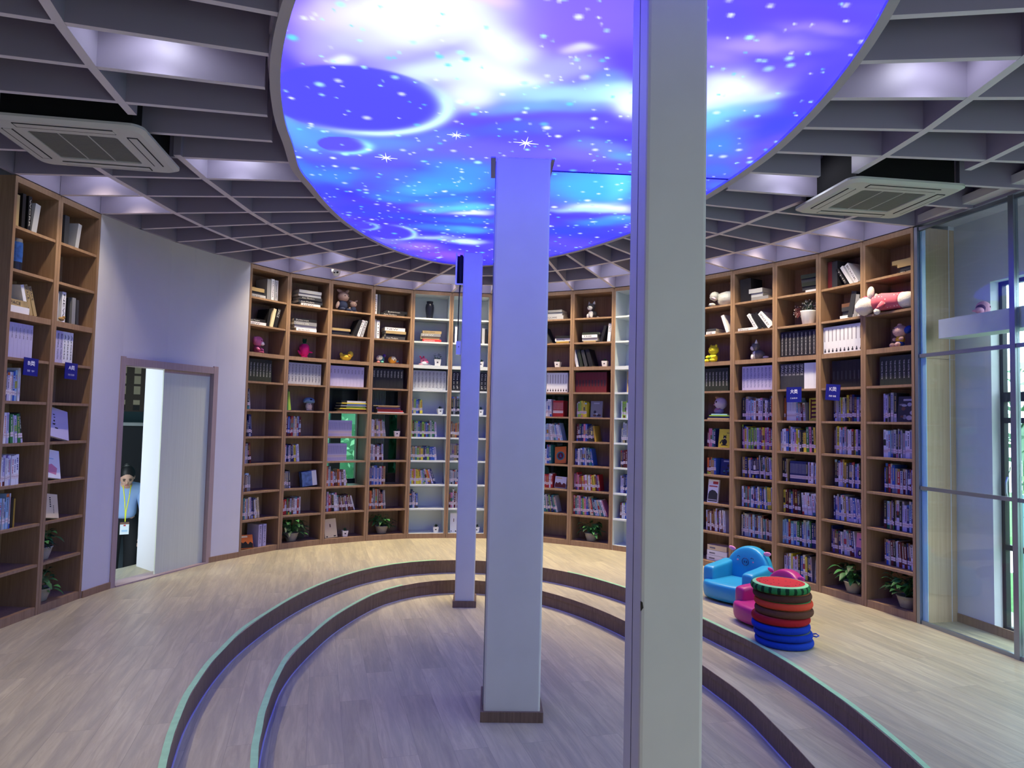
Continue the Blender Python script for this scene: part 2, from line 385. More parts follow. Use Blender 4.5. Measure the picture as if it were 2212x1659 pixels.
# doorway: casing, pale door leaf covering the right part, white return behind it
dr = empty('door_1'); dr['kind'] = 'structure'
def pt(a, b, t): return (a[0] + (b[0] - a[0]) * t, a[1] + (b[1] - a[1]) * t)
dn = nrm(DA, DB); dl = dist(DA, DB)
DM = Matrix.Translation((DA[0], DA[1], 0)) @ Matrix.Rotation(math.atan2(DB[1] - DA[1], DB[0] - DA[0]), 4, 'Z')
b = MB(); b.box(-.055, -.014, 0, -.006, .15, DH + .02, TRIMW, DM); b.build('door_jamb', dr)
b = MB(); b.box(dl - .03, -.014, 0, dl + .03, .15, DH + .02, TRIMW, DM); b.build('door_jamb', dr)
b = MB(); b.box(-.006, -.012, DH - .055, dl - .03, .15, DH + .01, TRIMW, DM); b.build('door_head', dr)
b = MB(); b.box(.462, .03, .012, dl - .035, .042, DH - .055, DOORW, DM); b.box(.462, .028, DH - .085, dl - .035, .03, DH - .055, TRIMW, DM); b.build('door_leaf', dr)
b = MB(); b.prism([(.57, .142), (.71, .5), (.78, .5), (.66, .142)], -.6, DH + .1, WALL, DM); struct(b.build('trim_7'))
b = MB(); b.box(0, -.02, 0, dl, .15, .012, TRIMW, DM); b.build('threshold', dr)

# outer shell
SH = MB()
SH.slab((-3.81, 4.82), (-3.81, -1.6), .1, 0, 3.7, WALL)
struct(SH.build('wall_west'))
b = MB()
for x0, x1, z0, z1 in ((-4.3, 1.0, 0, 3.7), (2.4, 4.3, 0, 3.7), (1.0, 2.4, 1.9, 3.7), (1.0, 2.4, 0, .5)): b.slab((x0, -1.55), (x1, -1.55), .1, z0, z1, WALL)
struct(b.build('wall_near'))
wd = empty('added_window'); wd['kind'] = 'structure'  # unseen window, added for daylight on the near pillar and floor
for x0, x1, z0, z1 in ((1.0, 1.05, .5, 1.9), (2.35, 2.4, .5, 1.9), (1.0, 2.4, .5, .55), (1.0, 2.4, 1.85, 1.9)):
    m = MB(); m.box(x0, -1.575, z0, x1, -1.525, z1, FRAMEB); m.build('window_frame', wd)
m = MB(); m.box(1.0, -1.553, .5, 2.4, -1.547, 1.9, GLASS); m.build('window_pane', wd)

# ------------------------------------------------------------ ceiling lattice
def arclen(pts):
    L = [0]
    for a, b in zip(pts, pts[1:]): L.append(L[-1] + dist(a, b))
    return L
def resample(pts, n):
    L = arclen(pts); out = []
    for k in range(n + 1):
        s = L[-1] * k / n; i = max(j for j in range(len(L) - 1) if L[j] <= s + 1e-9)
        f = (s - L[i]) / max(1e-9, L[i + 1] - L[i]); out.append(pt(pts[i], pts[i + 1], min(1, f)))
    return out
def rim_between(p, q, n, off=.045):
    """n+1 points on the rim going clockwise (left, back, right) from the angle of p to that of q"""
    a0 = math.atan2(p[1] - CY, p[0] - CX); a1 = math.atan2(q[1] - CY, q[0] - CX)
    if a0 < -PI / 2 - .01: a0 += 2 * PI
    d0, d1 = math.degrees(a0), math.degrees(a1)
    return resample(dense(EL, d0, d1, off, n=300), n)
O_ = [(-3.447, 4.25)] + FL + FW[1:-1] + [FR[0]] + FR[1:] + [(3.37, 4.52 + .45), (3.42, 4.53)]
O_ = [(-3.447, 4.25)] + FL + FW[1:] + FR[1:]
I_ = rim_between((-1.45, 5.42), (1.40, 5.08), 20)
I_ = [(-1.45, 4.38), (-1.475, 4.73), (-1.465, 5.08)] + I_
# the lattice carries on towards the camera on both sides
for k in range(9):
    o = O_[0]; O_ = [(-3.45, o[1] - .46)] + O_
LI = [(-1.455, 4.04), (-1.36, 3.69), (-1.26, 3.37), (-1.13, 3.05), (-.97, 2.735), (-.80, 2.45), (-.6, 2.2), (-.4, 1.95), (-.2, 1.7)]
for q in LI: I_ = [q] + I_
RO = [(3.33, 5.0), (3.40, 4.565), (3.47, 4.12), (3.5, 3.68), (3.5, 3.24), (3.5, 2.8), (3.5, 2.36), (3.5, 1.9)]
RI = [(1.45, 4.71), (1.48, 4.37), (1.51, 4.03), (1.535, 3.69), (1.525, 3.35), (1.505, 3.0), (1.44, 2.66), (1.3, 2.3)]
O_ += RO; I_ += RI
BH = 3.45
def hidden(p):       # kept clear around the two air conditioners
    for c, a in (((-2.55, 4.06), .16), ((2.47, 4.70), -.13 + .0)):
        d = Vector((p[0] - c[0], p[1] - c[1])); d.rotate(Matrix.Rotation(-a, 2))
        if abs(d.x) < .44 and abs(d.y) < .40: return True
    return False
lat = MB()
def blade(a, b, th):
    n = 8
    for k in range(n):
        p, q = pt(a, b, k / n), pt(a, b, (k + 1) / n)
        if not hidden(pt(p, q, .5)): lat.slab(p, q, th, H - (.0015 if th > .04 else 0), BH, BLADE); lat.m[-2] = lat.mi(LITEDGE)
R1_ = [pt(i, o, .345) for i, o in zip(I_, O_)]; R2_ = [pt(i, o, .672) for i, o in zip(I_, O_)]
for i, o in zip(I_, O_): blade(i, o, .032)
for ring in (R1_, R2_):
    for a, b_ in zip(ring, ring[1:]): blade(a, b_, .046)
for a, b_ in zip(FW, FW[1:]):
    n = nrm(a, b_) * -.016; lat.slab((a[0] + n.x, a[1] + n.y), (b_[0] + n.x, b_[1] + n.y), .03, H, BH, BLADE)
struct(lat.build('ceiling_lattice'))
b = MB()
for a, q in zip(O_, O_[1:]):
    n = nrm(a, q) * .02
    b.slab((a[0] + n.x, a[1] + n.y), (q[0] + n.x, q[1] + n.y), .03, H + .004, 3.66, BLADE)
struct(b.build('ceiling_fascia'))
b = MB(); b.prism([(-4.4, -1.7), (4.4, -1.7), (4.4, 9.4), (-2.6, 9.4), (-4.4, 6.8)], 3.66, 3.74, DARK)
struct(b.build('ceiling'))

# ------------------------------------------------------------ oval backlit ceiling
LG=[(0.24,2.78,0.361,0.308,150,110,250,0.8,0),(0.46,3.07,0.146,0.249,105,75,250,0.9,0),(-0.84,2.82,0.117,0.327,110,70,245,0.9,0),(-1.03,3.13,0.087,0.268,95,75,248,0.9,0),(-0.86,2.97,0.123,0.199,170,140,250,0.8,0),(-0.68,2.72,0.207,0.166,225,190,250,0.9,0),(-0.64,2.92,0.242,0.152,200,190,252,0.9,0),(-0.41,2.67,0.351,0.238,255,245,255,1,0),(-0.31,2.8,0.193,0.172,255,255,255,1,0),(-0.76,3.06,0.053,0.042,255,255,255,0.9,0),(-0.31,2.92,0.06,0.045,225,215,245,0.6,0),(-0.09,2.97,0.153,0.173,255,255,255,1,0),(-0.18,3.22,0.243,0.18,255,255,255,1,0),(-0.02,3.29,0.157,0.121,255,255,255,1,0),(-0.42,3.19,0.197,0.133,235,245,255,0.9,0),(0.17,3.12,0.192,0.17,190,185,252,0.8,0),(0.23,2.9,0.059,0.051,235,215,255,0.8,0),(0.28,2.87,0.055,0.043,235,225,255,0.9,0),(-0.12,2.64,0.091,0.043,255,210,240,0.7,0),(0.19,3.45,0.375,0.113,185,230,255,0.9,0),(0.08,3.59,0.293,0.078,130,180,255,0.8,0),(0.46,3.38,0.138,0.15,200,250,255,0.9,0),(0.57,3.49,0.118,0.139,255,255,255,1,0),(-0.28,3.44,0.142,0.133,255,255,255,0.9,0),(0.4,3.24,0.088,0.092,120,150,250,0.6,0),(1.07,3.26,0.208,0.145,255,255,255,1,0),(1.03,3.42,0.161,0.147,255,255,255,1,0),(1.22,3.32,0.134,0.051,220,230,255,0.8,0),(1.2,3.5,0.164,0.134,130,200,255,0.7,0),(1.1,3.65,0.122,0.144,140,230,255,0.8,0),(1.2,3.99,0.187,0.214,80,150,255,0.8,0),(1.05,2.9,0.216,0.062,200,165,250,0.8,0),(1.21,2.77,0.131,0.051,185,150,250,0.8,0),(0.92,3.01,0.122,0.082,170,140,250,0.8,0),(1.23,3.12,0.105,0.118,130,100,250,0.6,0),(1.06,2.68,0.29,0.101,105,75,250,0.7,0),(0.86,2.75,0.131,0.139,100,80,255,0.8,0),(1.46,3.38,0.113,0.325,85,70,250,0.8,0),(1.45,3.72,0.124,0.191,70,75,250,0.8,0),(-1.24,3.8,0.079,0.26,120,180,255,0.8,0),(-1.13,3.98,0.22,0.212,100,170,255,0.8,0),(-0.74,4.07,0.307,0.158,110,160,255,0.8,0),(-1.38,4.45,0.092,0.354,80,130,255,0.8,0),(-0.42,3.95,0.162,0.107,110,130,252,0.8,0),(0.03,3.86,0.289,0.089,90,110,250,0.8,0),(0.34,3.84,0.208,0.127,120,110,250,0.8,0),(-0.16,4.14,0.395,0.162,125,110,250,0.8,0),(-0.63,4.28,0.352,0.158,110,110,250,0.8,0),(-1.17,4.6,0.222,0.242,80,150,255,0.8,0),(-0.83,4.63,0.191,0.148,100,110,250,0.7,0),(-0.32,4.46,0.213,0.188,80,160,255,0.8,0),(-0.44,4.74,0.324,0.192,80,175,255,0.9,0),(-0.74,4.84,0.199,0.101,90,185,255,0.8,0),(-1.03,4.83,0.1,0.142,95,90,250,0.7,0),(-0.71,5.15,0.092,0.102,130,90,240,0.8,0),(-0.9,5.02,0.173,0.13,80,160,255,0.7,0),(-0.53,5.05,0.276,0.109,70,150,255,0.8,0),(-0.41,5.24,0.25,0.105,110,220,255,0.9,0),(-0.38,5.4,0.14,0.062,250,255,255,1,0),(-0.63,5.31,0.145,0.072,120,200,255,0.7,0),(-1.22,5.39,0.223,0.176,70,70,250,0.8,0),(-1.35,5.05,0.105,0.179,75,80,250,0.8,0),(-0.8,5.54,0.38,0.118,70,80,250,0.9,0),(-0.39,5.61,0.229,0.107,70,130,255,0.8,0),(-1.12,5.84,0.241,0.205,85,65,250,0.9,0),(-0.68,5.83,0.239,0.116,80,150,255,0.7,0),(-0.41,5.92,0.202,0.134,90,180,255,0.9,0),(-0.76,6.18,0.254,0.097,190,210,255,0.9,0),(-0.44,6.32,0.172,0.084,230,255,255,1,0),(-0.94,6.53,0.224,0.145,170,120,250,0.9,0),(-0.7,6.83,0.28,0.178,150,90,248,1,0),(-1.17,6.33,0.174,0.137,140,130,250,0.8,0),(0.44,4.25,0.316,0.14,135,115,250,0.9,2),(0.51,4.1,0.166,0.102,130,150,255,0.7,2),(1.31,4.36,0.146,0.136,80,120,255,0.8,2),(0.64,4.24,0.114,0.093,110,170,255,0.8,2),(0.5,4.77,0.386,0.333,85,185,255,1,1),(0.41,4.5,0.183,0.043,245,255,255,1,1),(0.71,4.66,0.125,0.282,110,220,255,0.9,1),(0.54,5.16,0.208,0.114,240,255,255,1,1),(0.75,5.16,0.138,0.137,255,255,255,1,1),(0.52,5.26,0.318,0.071,200,240,255,0.8,1),(0.71,5.62,0.226,0.135,80,150,255,0.9,1),(0.47,5.92,0.279,0.209,65,80,250,0.9,1),(0.76,6.05,0.243,0.156,75,70,248,0.9,1),(0.34,6.51,0.132,0.143,90,80,248,0.9,1),(0.8,5.48,0.11,0.103,110,190,255,0.8,1),(1.39,4.62,0.123,0.133,90,120,255,0.9,1)]
def painter():
    dx, dy = .009, .014
    xs = np.arange(-1.62, 1.66, dx); ys = np.arange(1.2, 7.45, dy)
    X, Y = np.meshgrid(xs, ys, indexing='ij')
    rng = np.random.RandomState(3)
    def vnoise(sc, seed, ax=1.0):
        r = np.random.RandomState(seed); g = r.rand(64, 64)
        u = ((X + 3) * sc * ax) % 63; v = (Y * sc) % 63
        i = u.astype(int); j = v.astype(int); f = u - i; h = v - j; f = f * f * (3 - 2 * f); h = h * h * (3 - 2 * h)
        return (g[i, j] * (1 - f) + g[i + 1, j] * f) * (1 - h) + (g[i, j + 1] * (1 - f) + g[i + 1, j + 1] * f) * h
    def fbm(sc, seed, ax=1.0): return sum(vnoise(sc * 2 ** k, seed + k, ax) / 2 ** k for k in range(4)) / 1.875 - .5
    wx, wy = fbm(1.8, 1) * .26, fbm(1.8, 11) * .36
    C = np.zeros(X.shape + (3,)); C[:] = (98, 78, 250)
    C += fbm(1.4, 21, .6)[..., None] * np.array([90, 70, 0])
    Xw, Yw = X + wx, Y + wy
    right = (Y > 4.44 + .06 * (X - .2)) & (X > .15)
    for cx, cy, rx, ry, r, g, b_, a, s in LG:
        rx, ry = rx * .95, ry * .95
        d = ((Xw - cx) / rx) ** 2 + ((Yw - cy) / ry) ** 2
        w = a * np.exp(-(d ** 1.35) * .75)
        if s == 1: w = w * right
        if s == 2: w = w * ~right
        C = C * (1 - w[..., None]) + np.array([r, g, b_]) * w[..., None]
    # planets: dark disc, glowing crescent on the far right edge
    def planet(cx, cy, rx, ry, col, glow, ang=.6, k=1.0, w=.16):
        nonlocal C
        u, v = (X - cx) / rx, (Y - cy) / ry; d = np.sqrt(u * u + v * v)
        dirn = np.clip((u * math.cos(ang) + v * math.sin(ang)) / np.maximum(d, .01), -1, 1)
        inside = 1 / (1 + np.exp((d - 1) * 90))
        C = C * (1 - inside[..., None] * .95) + np.array(col) * inside[..., None] * .95
        g = np.exp(-((1 - d) / w) ** 2) * inside * np.clip(dirn + .35, 0, 1) ** 1.5
        halo = np.exp(-((d - 1) / (w * 1.1)) ** 2) * (1 - inside) * np.clip(dirn + .25, 0, 1) ** 1.5
        g = np.clip(g * .95 + halo * 1.0, 0, 1) * k
        C = C * (1 - g[..., None]) + np.array(glow) * g[..., None]
    planet(-.84, 3.52, .47, .385, (88, 78, 250), (225, 255, 255), .75, 1.0, .10)
    planet(-1.045, 4.085, .15, .125, (100, 82, 245), (170, 245, 255), .7, .9, .22)
    planet(-1.09, 6.03, .2, .24, (85, 68, 240), (200, 245, 255), .2, .8, .14)
    planet(-1.3, 5.84, .12, .12, (88, 72, 245), (170, 235, 255), .3, .7, .2)
    planet(.62, 3.62, .62, .42, (130, 130, 250), (180, 170, 250), -1.57, .35, .08) if 0 else None
    # stars
    for k in range(1150):
        sx, sy = rng.uniform(-1.5, 1.5), rng.uniform(1.3, 7.2); r = rng.choice([.007, .0095, .013, .017, .022], p=[.42, .28, .17, .09, .04])
        i0, j0 = int((sx + 1.62) / dx), int((sy - 1.2) / dy); m = 5
        if i0 < m or j0 < m or i0 > len(xs) - m - 1 or j0 > len(ys) - m - 1: continue
        sl = (slice(i0 - m, i0 + m), slice(j0 - m, j0 + m))
        d = np.sqrt((X[sl] - sx) ** 2 + (Y[sl] - sy) ** 2) / r
        w = np.clip(1.5 - d, 0, 1) * rng.uniform(.6, 1)
        c = np.array([(255, 255, 255), (190, 250, 255), (110, 220, 255)][rng.choice(3, p=[.5, .35, .15])])
        C[sl] = C[sl] * (1 - w[..., None]) + c * w[..., None]
    C = C * np.clip((Y - 1.5) / 1.1, .22, 1)[..., None]      # unseen end dimmed so less blue light reaches the near pillar
    C = np.clip(C, 0, 255) / 255
    lin = np.where(C <= .04045, C / 12.92, ((C + .055) / 1.055) ** 2.4) * np.array([.80, .92, 2.5])   # the panel outshines the print in blue
    return xs, ys, lin
def build_lens():
    xs, ys, lin = painter(); nx, ny = len(xs), len(ys)
    X, Y = np.meshgrid(xs, ys, indexing='ij')
    ang = np.arctan2(Y - CY, X - CX); rad = np.hypot(X - CX, Y - CY)
    lim = np.interp((ang + PI) / (2 * PI) * 96, np.arange(97), np.array(EL + [EL[0]])) + .012
    k = np.minimum(1, lim / np.maximum(rad, 1e-6)); PX = CX + (X - CX) * k; PY = CY + (Y - CY) * k    # vertices past the rim slide onto it
    ins = rad <= lim
    co = np.stack([PX, PY, np.full(X.shape, H + .006)], -1).reshape(-1, 3)
    idx = np.arange(nx * ny).reshape(nx, ny)
    q = np.stack([idx[:-1, :-1], idx[:-1, 1:], idx[1:, 1:], idx[1:, :-1]], -1)
    keep = ins[:-1, :-1] | ins[:-1, 1:] | ins[1:, 1:] | ins[1:, :-1]
    q = q[keep]
    used, inv = np.unique(q, return_inverse=True); co = co[used]; q = inv.reshape(-1, 4)
    me = bpy.data.meshes.new('galaxy'); me.vertices.add(len(co)); me.vertices.foreach_set('co', co.ravel())
    me.loops.add(q.size); me.loops.foreach_set('vertex_index', q.ravel().astype(np.int32))
    me.polygons.add(len(q)); me.polygons.foreach_set('loop_start', np.arange(0, q.size, 4, dtype=np.int32))
    me.update(calc_edges=True)
    at = me.color_attributes.new('print', 'FLOAT_COLOR', 'POINT')
    c4 = np.concatenate([lin.reshape(-1, 3)[used], np.ones((len(used), 1))], 1)
    at.data.foreach_set('color', c4.ravel().astype(np.float32))
    m = bpy.data.materials.new('galaxy_print'); m.use_nodes = True; nt = m.node_tree
    nt.nodes.remove(nt.nodes['Principled BSDF'])
    a = nt.nodes.new('ShaderNodeAttribute'); a.attribute_name = 'print'
    e = nt.nodes.new('ShaderNodeEmission'); e.inputs[1].default_value = LENS_POWER
    nt.links.new(a.outputs['Color'], e.inputs[0]); nt.links.new(e.outputs[0], nt.nodes['Material Output'].inputs[0])
    me.materials.append(m)
    return me
root = empty('ceiling_light', None, 'large oval backlit ceiling panel printed with a blue and violet galaxy', 'ceiling light')
o = bpy.data.objects.new('galaxy_panel', build_lens()); COL.objects.link(o); o.parent = root
b = MB(); b.band(plan(EL, .008), plan(EL, .062), H - .012, H + .10, mat('rim_paint', srgb(176, 172, 182), .5)); b.build('rim', root)
b = MB(); b.band(plan(EL, .055), plan(EL, .075), H + .09, BH, BLADE); b.build('rim_side', root)
STARM = mat('backlit_white', (0, 0, 0), .5, emit=(.9, 1, 1), es=1.3)
for sx, sy, r in ((-.35, 3.9, .055), (-.82, 4.27, .07), (.05, 3.99, .075)):
    b = MB(); n = 16; pts = []
    for k in range(n):
        a = 2 * PI * k / n + .15; rr = (r * (1 if k % 4 == 0 else .62)) if k % 2 == 0 else r * .13
        pts.append((sx + rr * math.cos(a), sy + rr * 1.25 * math.sin(a)))
    b.prism(pts, H + .003, H + .005, STARM); b.build('printed_star', root)
SEAM = mat('dark_blue_seam', srgb(30, 30, 150), .5)
b = MB(); b.slab((.215, 4.435), (1.42, 4.515), .012, H + .001, H + .006, SEAM); b.build('seam', root)

# ------------------------------------------------------------ pillars
def pillar(name, corner, w, d, rot, zb, label, bb=.06, edge=True, cable=False, open_base=True):
    t = empty(name, Matrix.Translation((corner[0], corner[1], zb)) @ Matrix.Rotation(rot, 4, 'Z'), label, 'pillar')
    b = MB(); b.box(0, 0, 0, w, d, H - zb, PILM); b.build('shaft', t, bevel=.012)
    b = MB(); e = .018
    b.band([(0 - .001, -.001), (w + .001, -.001), (w + .001, d + .001), (-.001, d + .001)], [(-e, -e), (w + e, -e), (w + e, d + e), (-e, d + e)], 0.001, bb, OAKD); b.build('baseboard', t)
    return t
ZP = -2 * ST
pm = pillar('pillar', (-.126, 4.19), .335, .36, .03, ZP, 'middle white square pillar standing in the sunken floor with dark wood foot')
pf = pillar('pillar', (-.497, 6.66), .186, .26, .04, ZP, 'farthest and slimmest pillar, lit blue, with a black cable down its left side')
pn = pillar('pillar', (.438, 2.31), .208, .28, .02, ZP, 'nearest pillar, grey front face, running out of the picture top and bottom')
b = MB(); b.box(-.004, .07, 2.9, .0, .07, 2.9, BLACK)
# aluminium trim round the head of the middle pillar, where it meets the printed panel
b = MB(); b.box(-.035, .0, H - ZP - .012, -.004, .36, H - ZP - .004, ALU); b.box(.339, 0, H - ZP - .012, .36, .3, H - ZP - .004, ALU); b.build('head_trim', pm)
b = MB()
for yy in (.06, .16): b.box(-.006, yy, .07, -.0005, yy + .008, H - ZP - .01, ALU)
b.build('corner_strip', pm)
b = MB(); b.box(-.0012, .13, .1, -.0002, .134, H - ZP - .02, mat('hairline_crack', (.08, .08, .1), .9)); b.build('crack', pn)
CHIP = mat('dark_chip', (.03, .025, .02), .9)
b = MB(); b.prism([(0, 0), (.009, .012), (.006, .03), (-.001, .034)], 0, .0015, CHIP, Matrix.Translation((-.0005, -.0012, 1.16)) @ Matrix.Rotation(PI / 2, 4, 'X')); b.build('paint_chip', pn)
# cable riser on the far pillar
def far(x, y, z): return (x, y, z - ZP)
ck = empty('cable_bundle', pf.matrix_world.copy() @ Matrix.Translation((0, 0, -ZP)), 'black cable bundle hanging beside the farthest pillar down to a small white box', 'cable')
b = MB()
for k in range(4): b.tube([(-.03 + .006 * k, .05 + .004 * k, 3.1), (-.036 + .008 * k, .05, 2.98), (-.03 + .004 * k, .045, 2.86), (-.034, .045, 2.7), (-.04, .045, 2.24)], .005, BLACK)
b.build('cable', ck)
b = MB(); b.box(-.075, .02, 2.80, -.062, .15, 3.11, WHITE); b.box(-.062, .02, 2.80, -.0, .15, 2.812, WHITE); b.box(-.062, .145, 2.8, 0, .15, 3.11, BLACK); b.build('cable_cover', ck)
b = MB(); b.box(-.05, .018, 2.12, -.004, .06, 2.25, WHITE); b.box(-.03, .0165, 2.19, -.022, .018, 2.2, BLACK); b.build('switch_box', ck)

# ------------------------------------------------------------ ceiling air conditioners
def ac(loc, rz, w, d, label):
    t = empty('air_conditioner', Matrix.Translation(loc) @ Matrix.Rotation(rz, 4, 'Z'), label, 'air conditioner', 'ceiling cassette air conditioners')
    def rr(w, d, r, n=6):
        o = []
        for cx, cy, a0 in ((w / 2 - r, d / 2 - r, 0), (-w / 2 + r, d / 2 - r, 90), (-w / 2 + r, -d / 2 + r, 180), (w / 2 - r, -d / 2 + r, 270)):
            for k in range(n + 1):
                a = math.radians(a0 + 90 * k / n); o.append((cx + r * math.cos(a), cy + r * math.sin(a)))
        return o
    b = MB(); outer, inn = rr(w, d, .07), rr(w * .56, d * .56, .02)
    mid = rr(w * .93, d * .93, .06)
    n = len(outer); z0, z1 = -.028, 0
    vs = [(x, y, 0) for x, y in outer] + [(x, y, -.014) for x, y in outer] + [(x, y, -.03) for x, y in mid] + [(x, y, -.03) for x, y in inn] + [(x, y, -.018) for x, y in inn]
    fs = [(r * n + i, r * n + (i + 1) % n, (r + 1) * n + (i + 1) % n, (r + 1) * n + i) for r in range(4) for i in range(n)]
    b.add(vs, fs, ACM); b.build('panel', t)
    b = MB(); gw, gd = w * .56, d * .56
    b.box(-gw / 2, -gd / 2, -.014, gw / 2, gd / 2, -.008, mat('dark_filter', (.04, .04, .042), .8))
    k = 0; y = -gd / 2
    while y < gd / 2 - .006:
        b.box(-gw / 2, y, -.024, gw / 2, y + .007, -.014, ACG); y += .0125
    for x in (-gw / 6, gw / 6): b.box(x - .003, -gd / 2, -.026, x + .003, gd / 2, -.014, ACM)
    b.build('grille', t)
    SLOT = mat('dark_slot', (.02, .02, .022), .8)
    for k in range(4):
        T = Matrix.Rotation(PI / 2 * k, 4, 'Z'); e = (d if k % 2 == 0 else w) * .375; L = (w if k % 2 == 0 else d) * .30
        b = MB(); b.box(-L, e - .012, -.034, L, e + .032, -.030, ACM, T); b.box(-L, e + .030, -.0335, L, e + .038, -.0295, SLOT, T); b.box(-L, e - .019, -.0335, L, e - .013, -.0295, SLOT, T); b.box(L, e - .019, -.0335, L + .006, e + .038, -.0295, SLOT, T); b.build('louvre', t)
    b = MB(); b.box(-w * .42, -d * .42, 0, w * .42, d * .42, .28, DARK); b.build('housing', t)
    return t
ac((-2.55, 4.05, 3.085), .16, .84, .74, 'white ceiling air conditioner above the left bookcase')
ac((2.47, 4.70, 3.085), .13, .82, .72, 'white ceiling air conditioner above the right side, near the glass partition')
# camera dome
t = empty('security_camera', Matrix.Translation((-2.03, 7.83, H + .04)), 'small white twin-lens security camera above the bookcases left of the middle', 'security camera')
b = MB(); b.lathe([(0, .03), (.045, .03), (.05, 0), (.045, -.035), (.028, -.058), (0, -.066)], WHITE, seg=24, cap=False); b.build('body', t, smooth=True)
for dx in (-.016, .016):
    b = MB(); b.lathe([(0, .005), (.012, .004), (.013, -.004), (0, -.004)], BLACK, Matrix.Translation((dx + .008, -.04, -.03)) @ Matrix.Rotation(1.15, 4, 'X'), 14, cap=False); b.build('lens', t, smooth=True)

# ------------------------------------------------------------ bookcases
SH_T = .02
SHELF = [.37, .668, .968, 1.26, 1.555, 1.857, 2.17, 2.47, 2.77]     # top faces of shelves, bottom up
BOT = .06; TOPI = 3.07; BD = .30; SP = .026
def row_z(r):      # r = 1 (top) .. 10 (bottom): top face of the board it stands on
    return BOT if r == 10 else SHELF[9 - r]
def row_top(r):
    return TOPI if r == 1 else SHELF[10 - r] - (.042 if r == 4 else SH_T)
BAYS = {}
def bay(idx, a, b_, label, white=False, window=False, group='oak bookcase bays following the curved wall'):
    w = dist(a, b_); T = Matrix.Translation((a[0], a[1], 0)) @ Matrix.Rotation(math.atan2(b_[1] - a[1], b_[0] - a[0]), 4, 'Z')
    t = empty('bookcase', T, label, 'bookcase', group)
    Wm = mat('white_melamine', srgb(205, 214, 216), .5)
    inner = Wm if white else OAK
    for x0, x1, side in ((.0015, SP, 'right'), (w - SP, w - .0015, 'left')):
        m = MB(); m.box(x0, 0, 0, x1, BD, H - .006, {'all': OAK, side: inner}); m.build('side_panel', t)
    m = MB(); m.box(SP, 0, TOPI, w - SP, BD, H - .006, {'all': OAK, 'bottom': inner}); m.build('top_panel', t)
    m = MB(); m.box(SP, .004, 0, w - SP, BD, BOT, {'all': OAK, 'top': inner}); m.build('plinth', t)
    m = MB(); z0, z1 = SHELF[1] + .0, SHELF[5] - SH_T
    if window:
        u1 = w * window
        m.box(SP, BD - .012, BOT, w - SP, BD, z0, inner); m.box(SP, BD - .012, z1, w - SP, BD, TOPI, inner)
        if u1 < w - SP - .01: m.box(u1, BD - .012, z0, w - SP, BD, z1, inner)
    else: m.box(SP, BD - .012, BOT, w - SP, BD, TOPI, inner)
    m.build('back_panel', t)
    for i, z in enumerate(SHELF):
        th = .042 if i == 6 else SH_T
        m = MB(); m.box(SP, .006, z - th, w - SP, BD - .012, z, inner); m.build('shelf', t)
    BAYS[idx] = (T, w)
    return t
BN = {-2: 'bay with the B sign', -1: 'bay with the A sign', 1: 'first bay right of the doorway', 2: 'second bay right of the doorway',
      3: 'third bay right of the doorway', 4: 'fourth bay right of the doorway', 5: 'white-lined bay left of the far pillar', 6: 'white-lined bay behind the far pillar',
      7: 'bay behind the middle pillar', 8: 'bay just right of the middle pillar', 9: 'second bay right of the middle pillar', 10: 'white-lined bay left of the near pillar',
      11: 'bay behind the near pillar', 12: 'bay just right of the near pillar', 13: 'second bay right of the near pillar', 14: 'bay with the 大类 sign', 15: 'bay with the K sign', 16: 'bay beside the glass partition'}
bay(-2, FL[0], FL[1], 'oak bookcase bay with the B sign, nearest on the left')
bay(-1, FL[1], FL[2], 'oak bookcase bay with the A sign, left of the white wall')
for k in range(16):
    i = k + 1
    lab = ('oak bookcase, ' if i not in (5, 6, 10) else 'oak-edged bookcase, ') + BN[i]
    bay(i, FR[k], FR[k + 1], lab, white=i in (5, 6, 10), window={3: .93, 4: .86, 8: .93}.get(i, False))
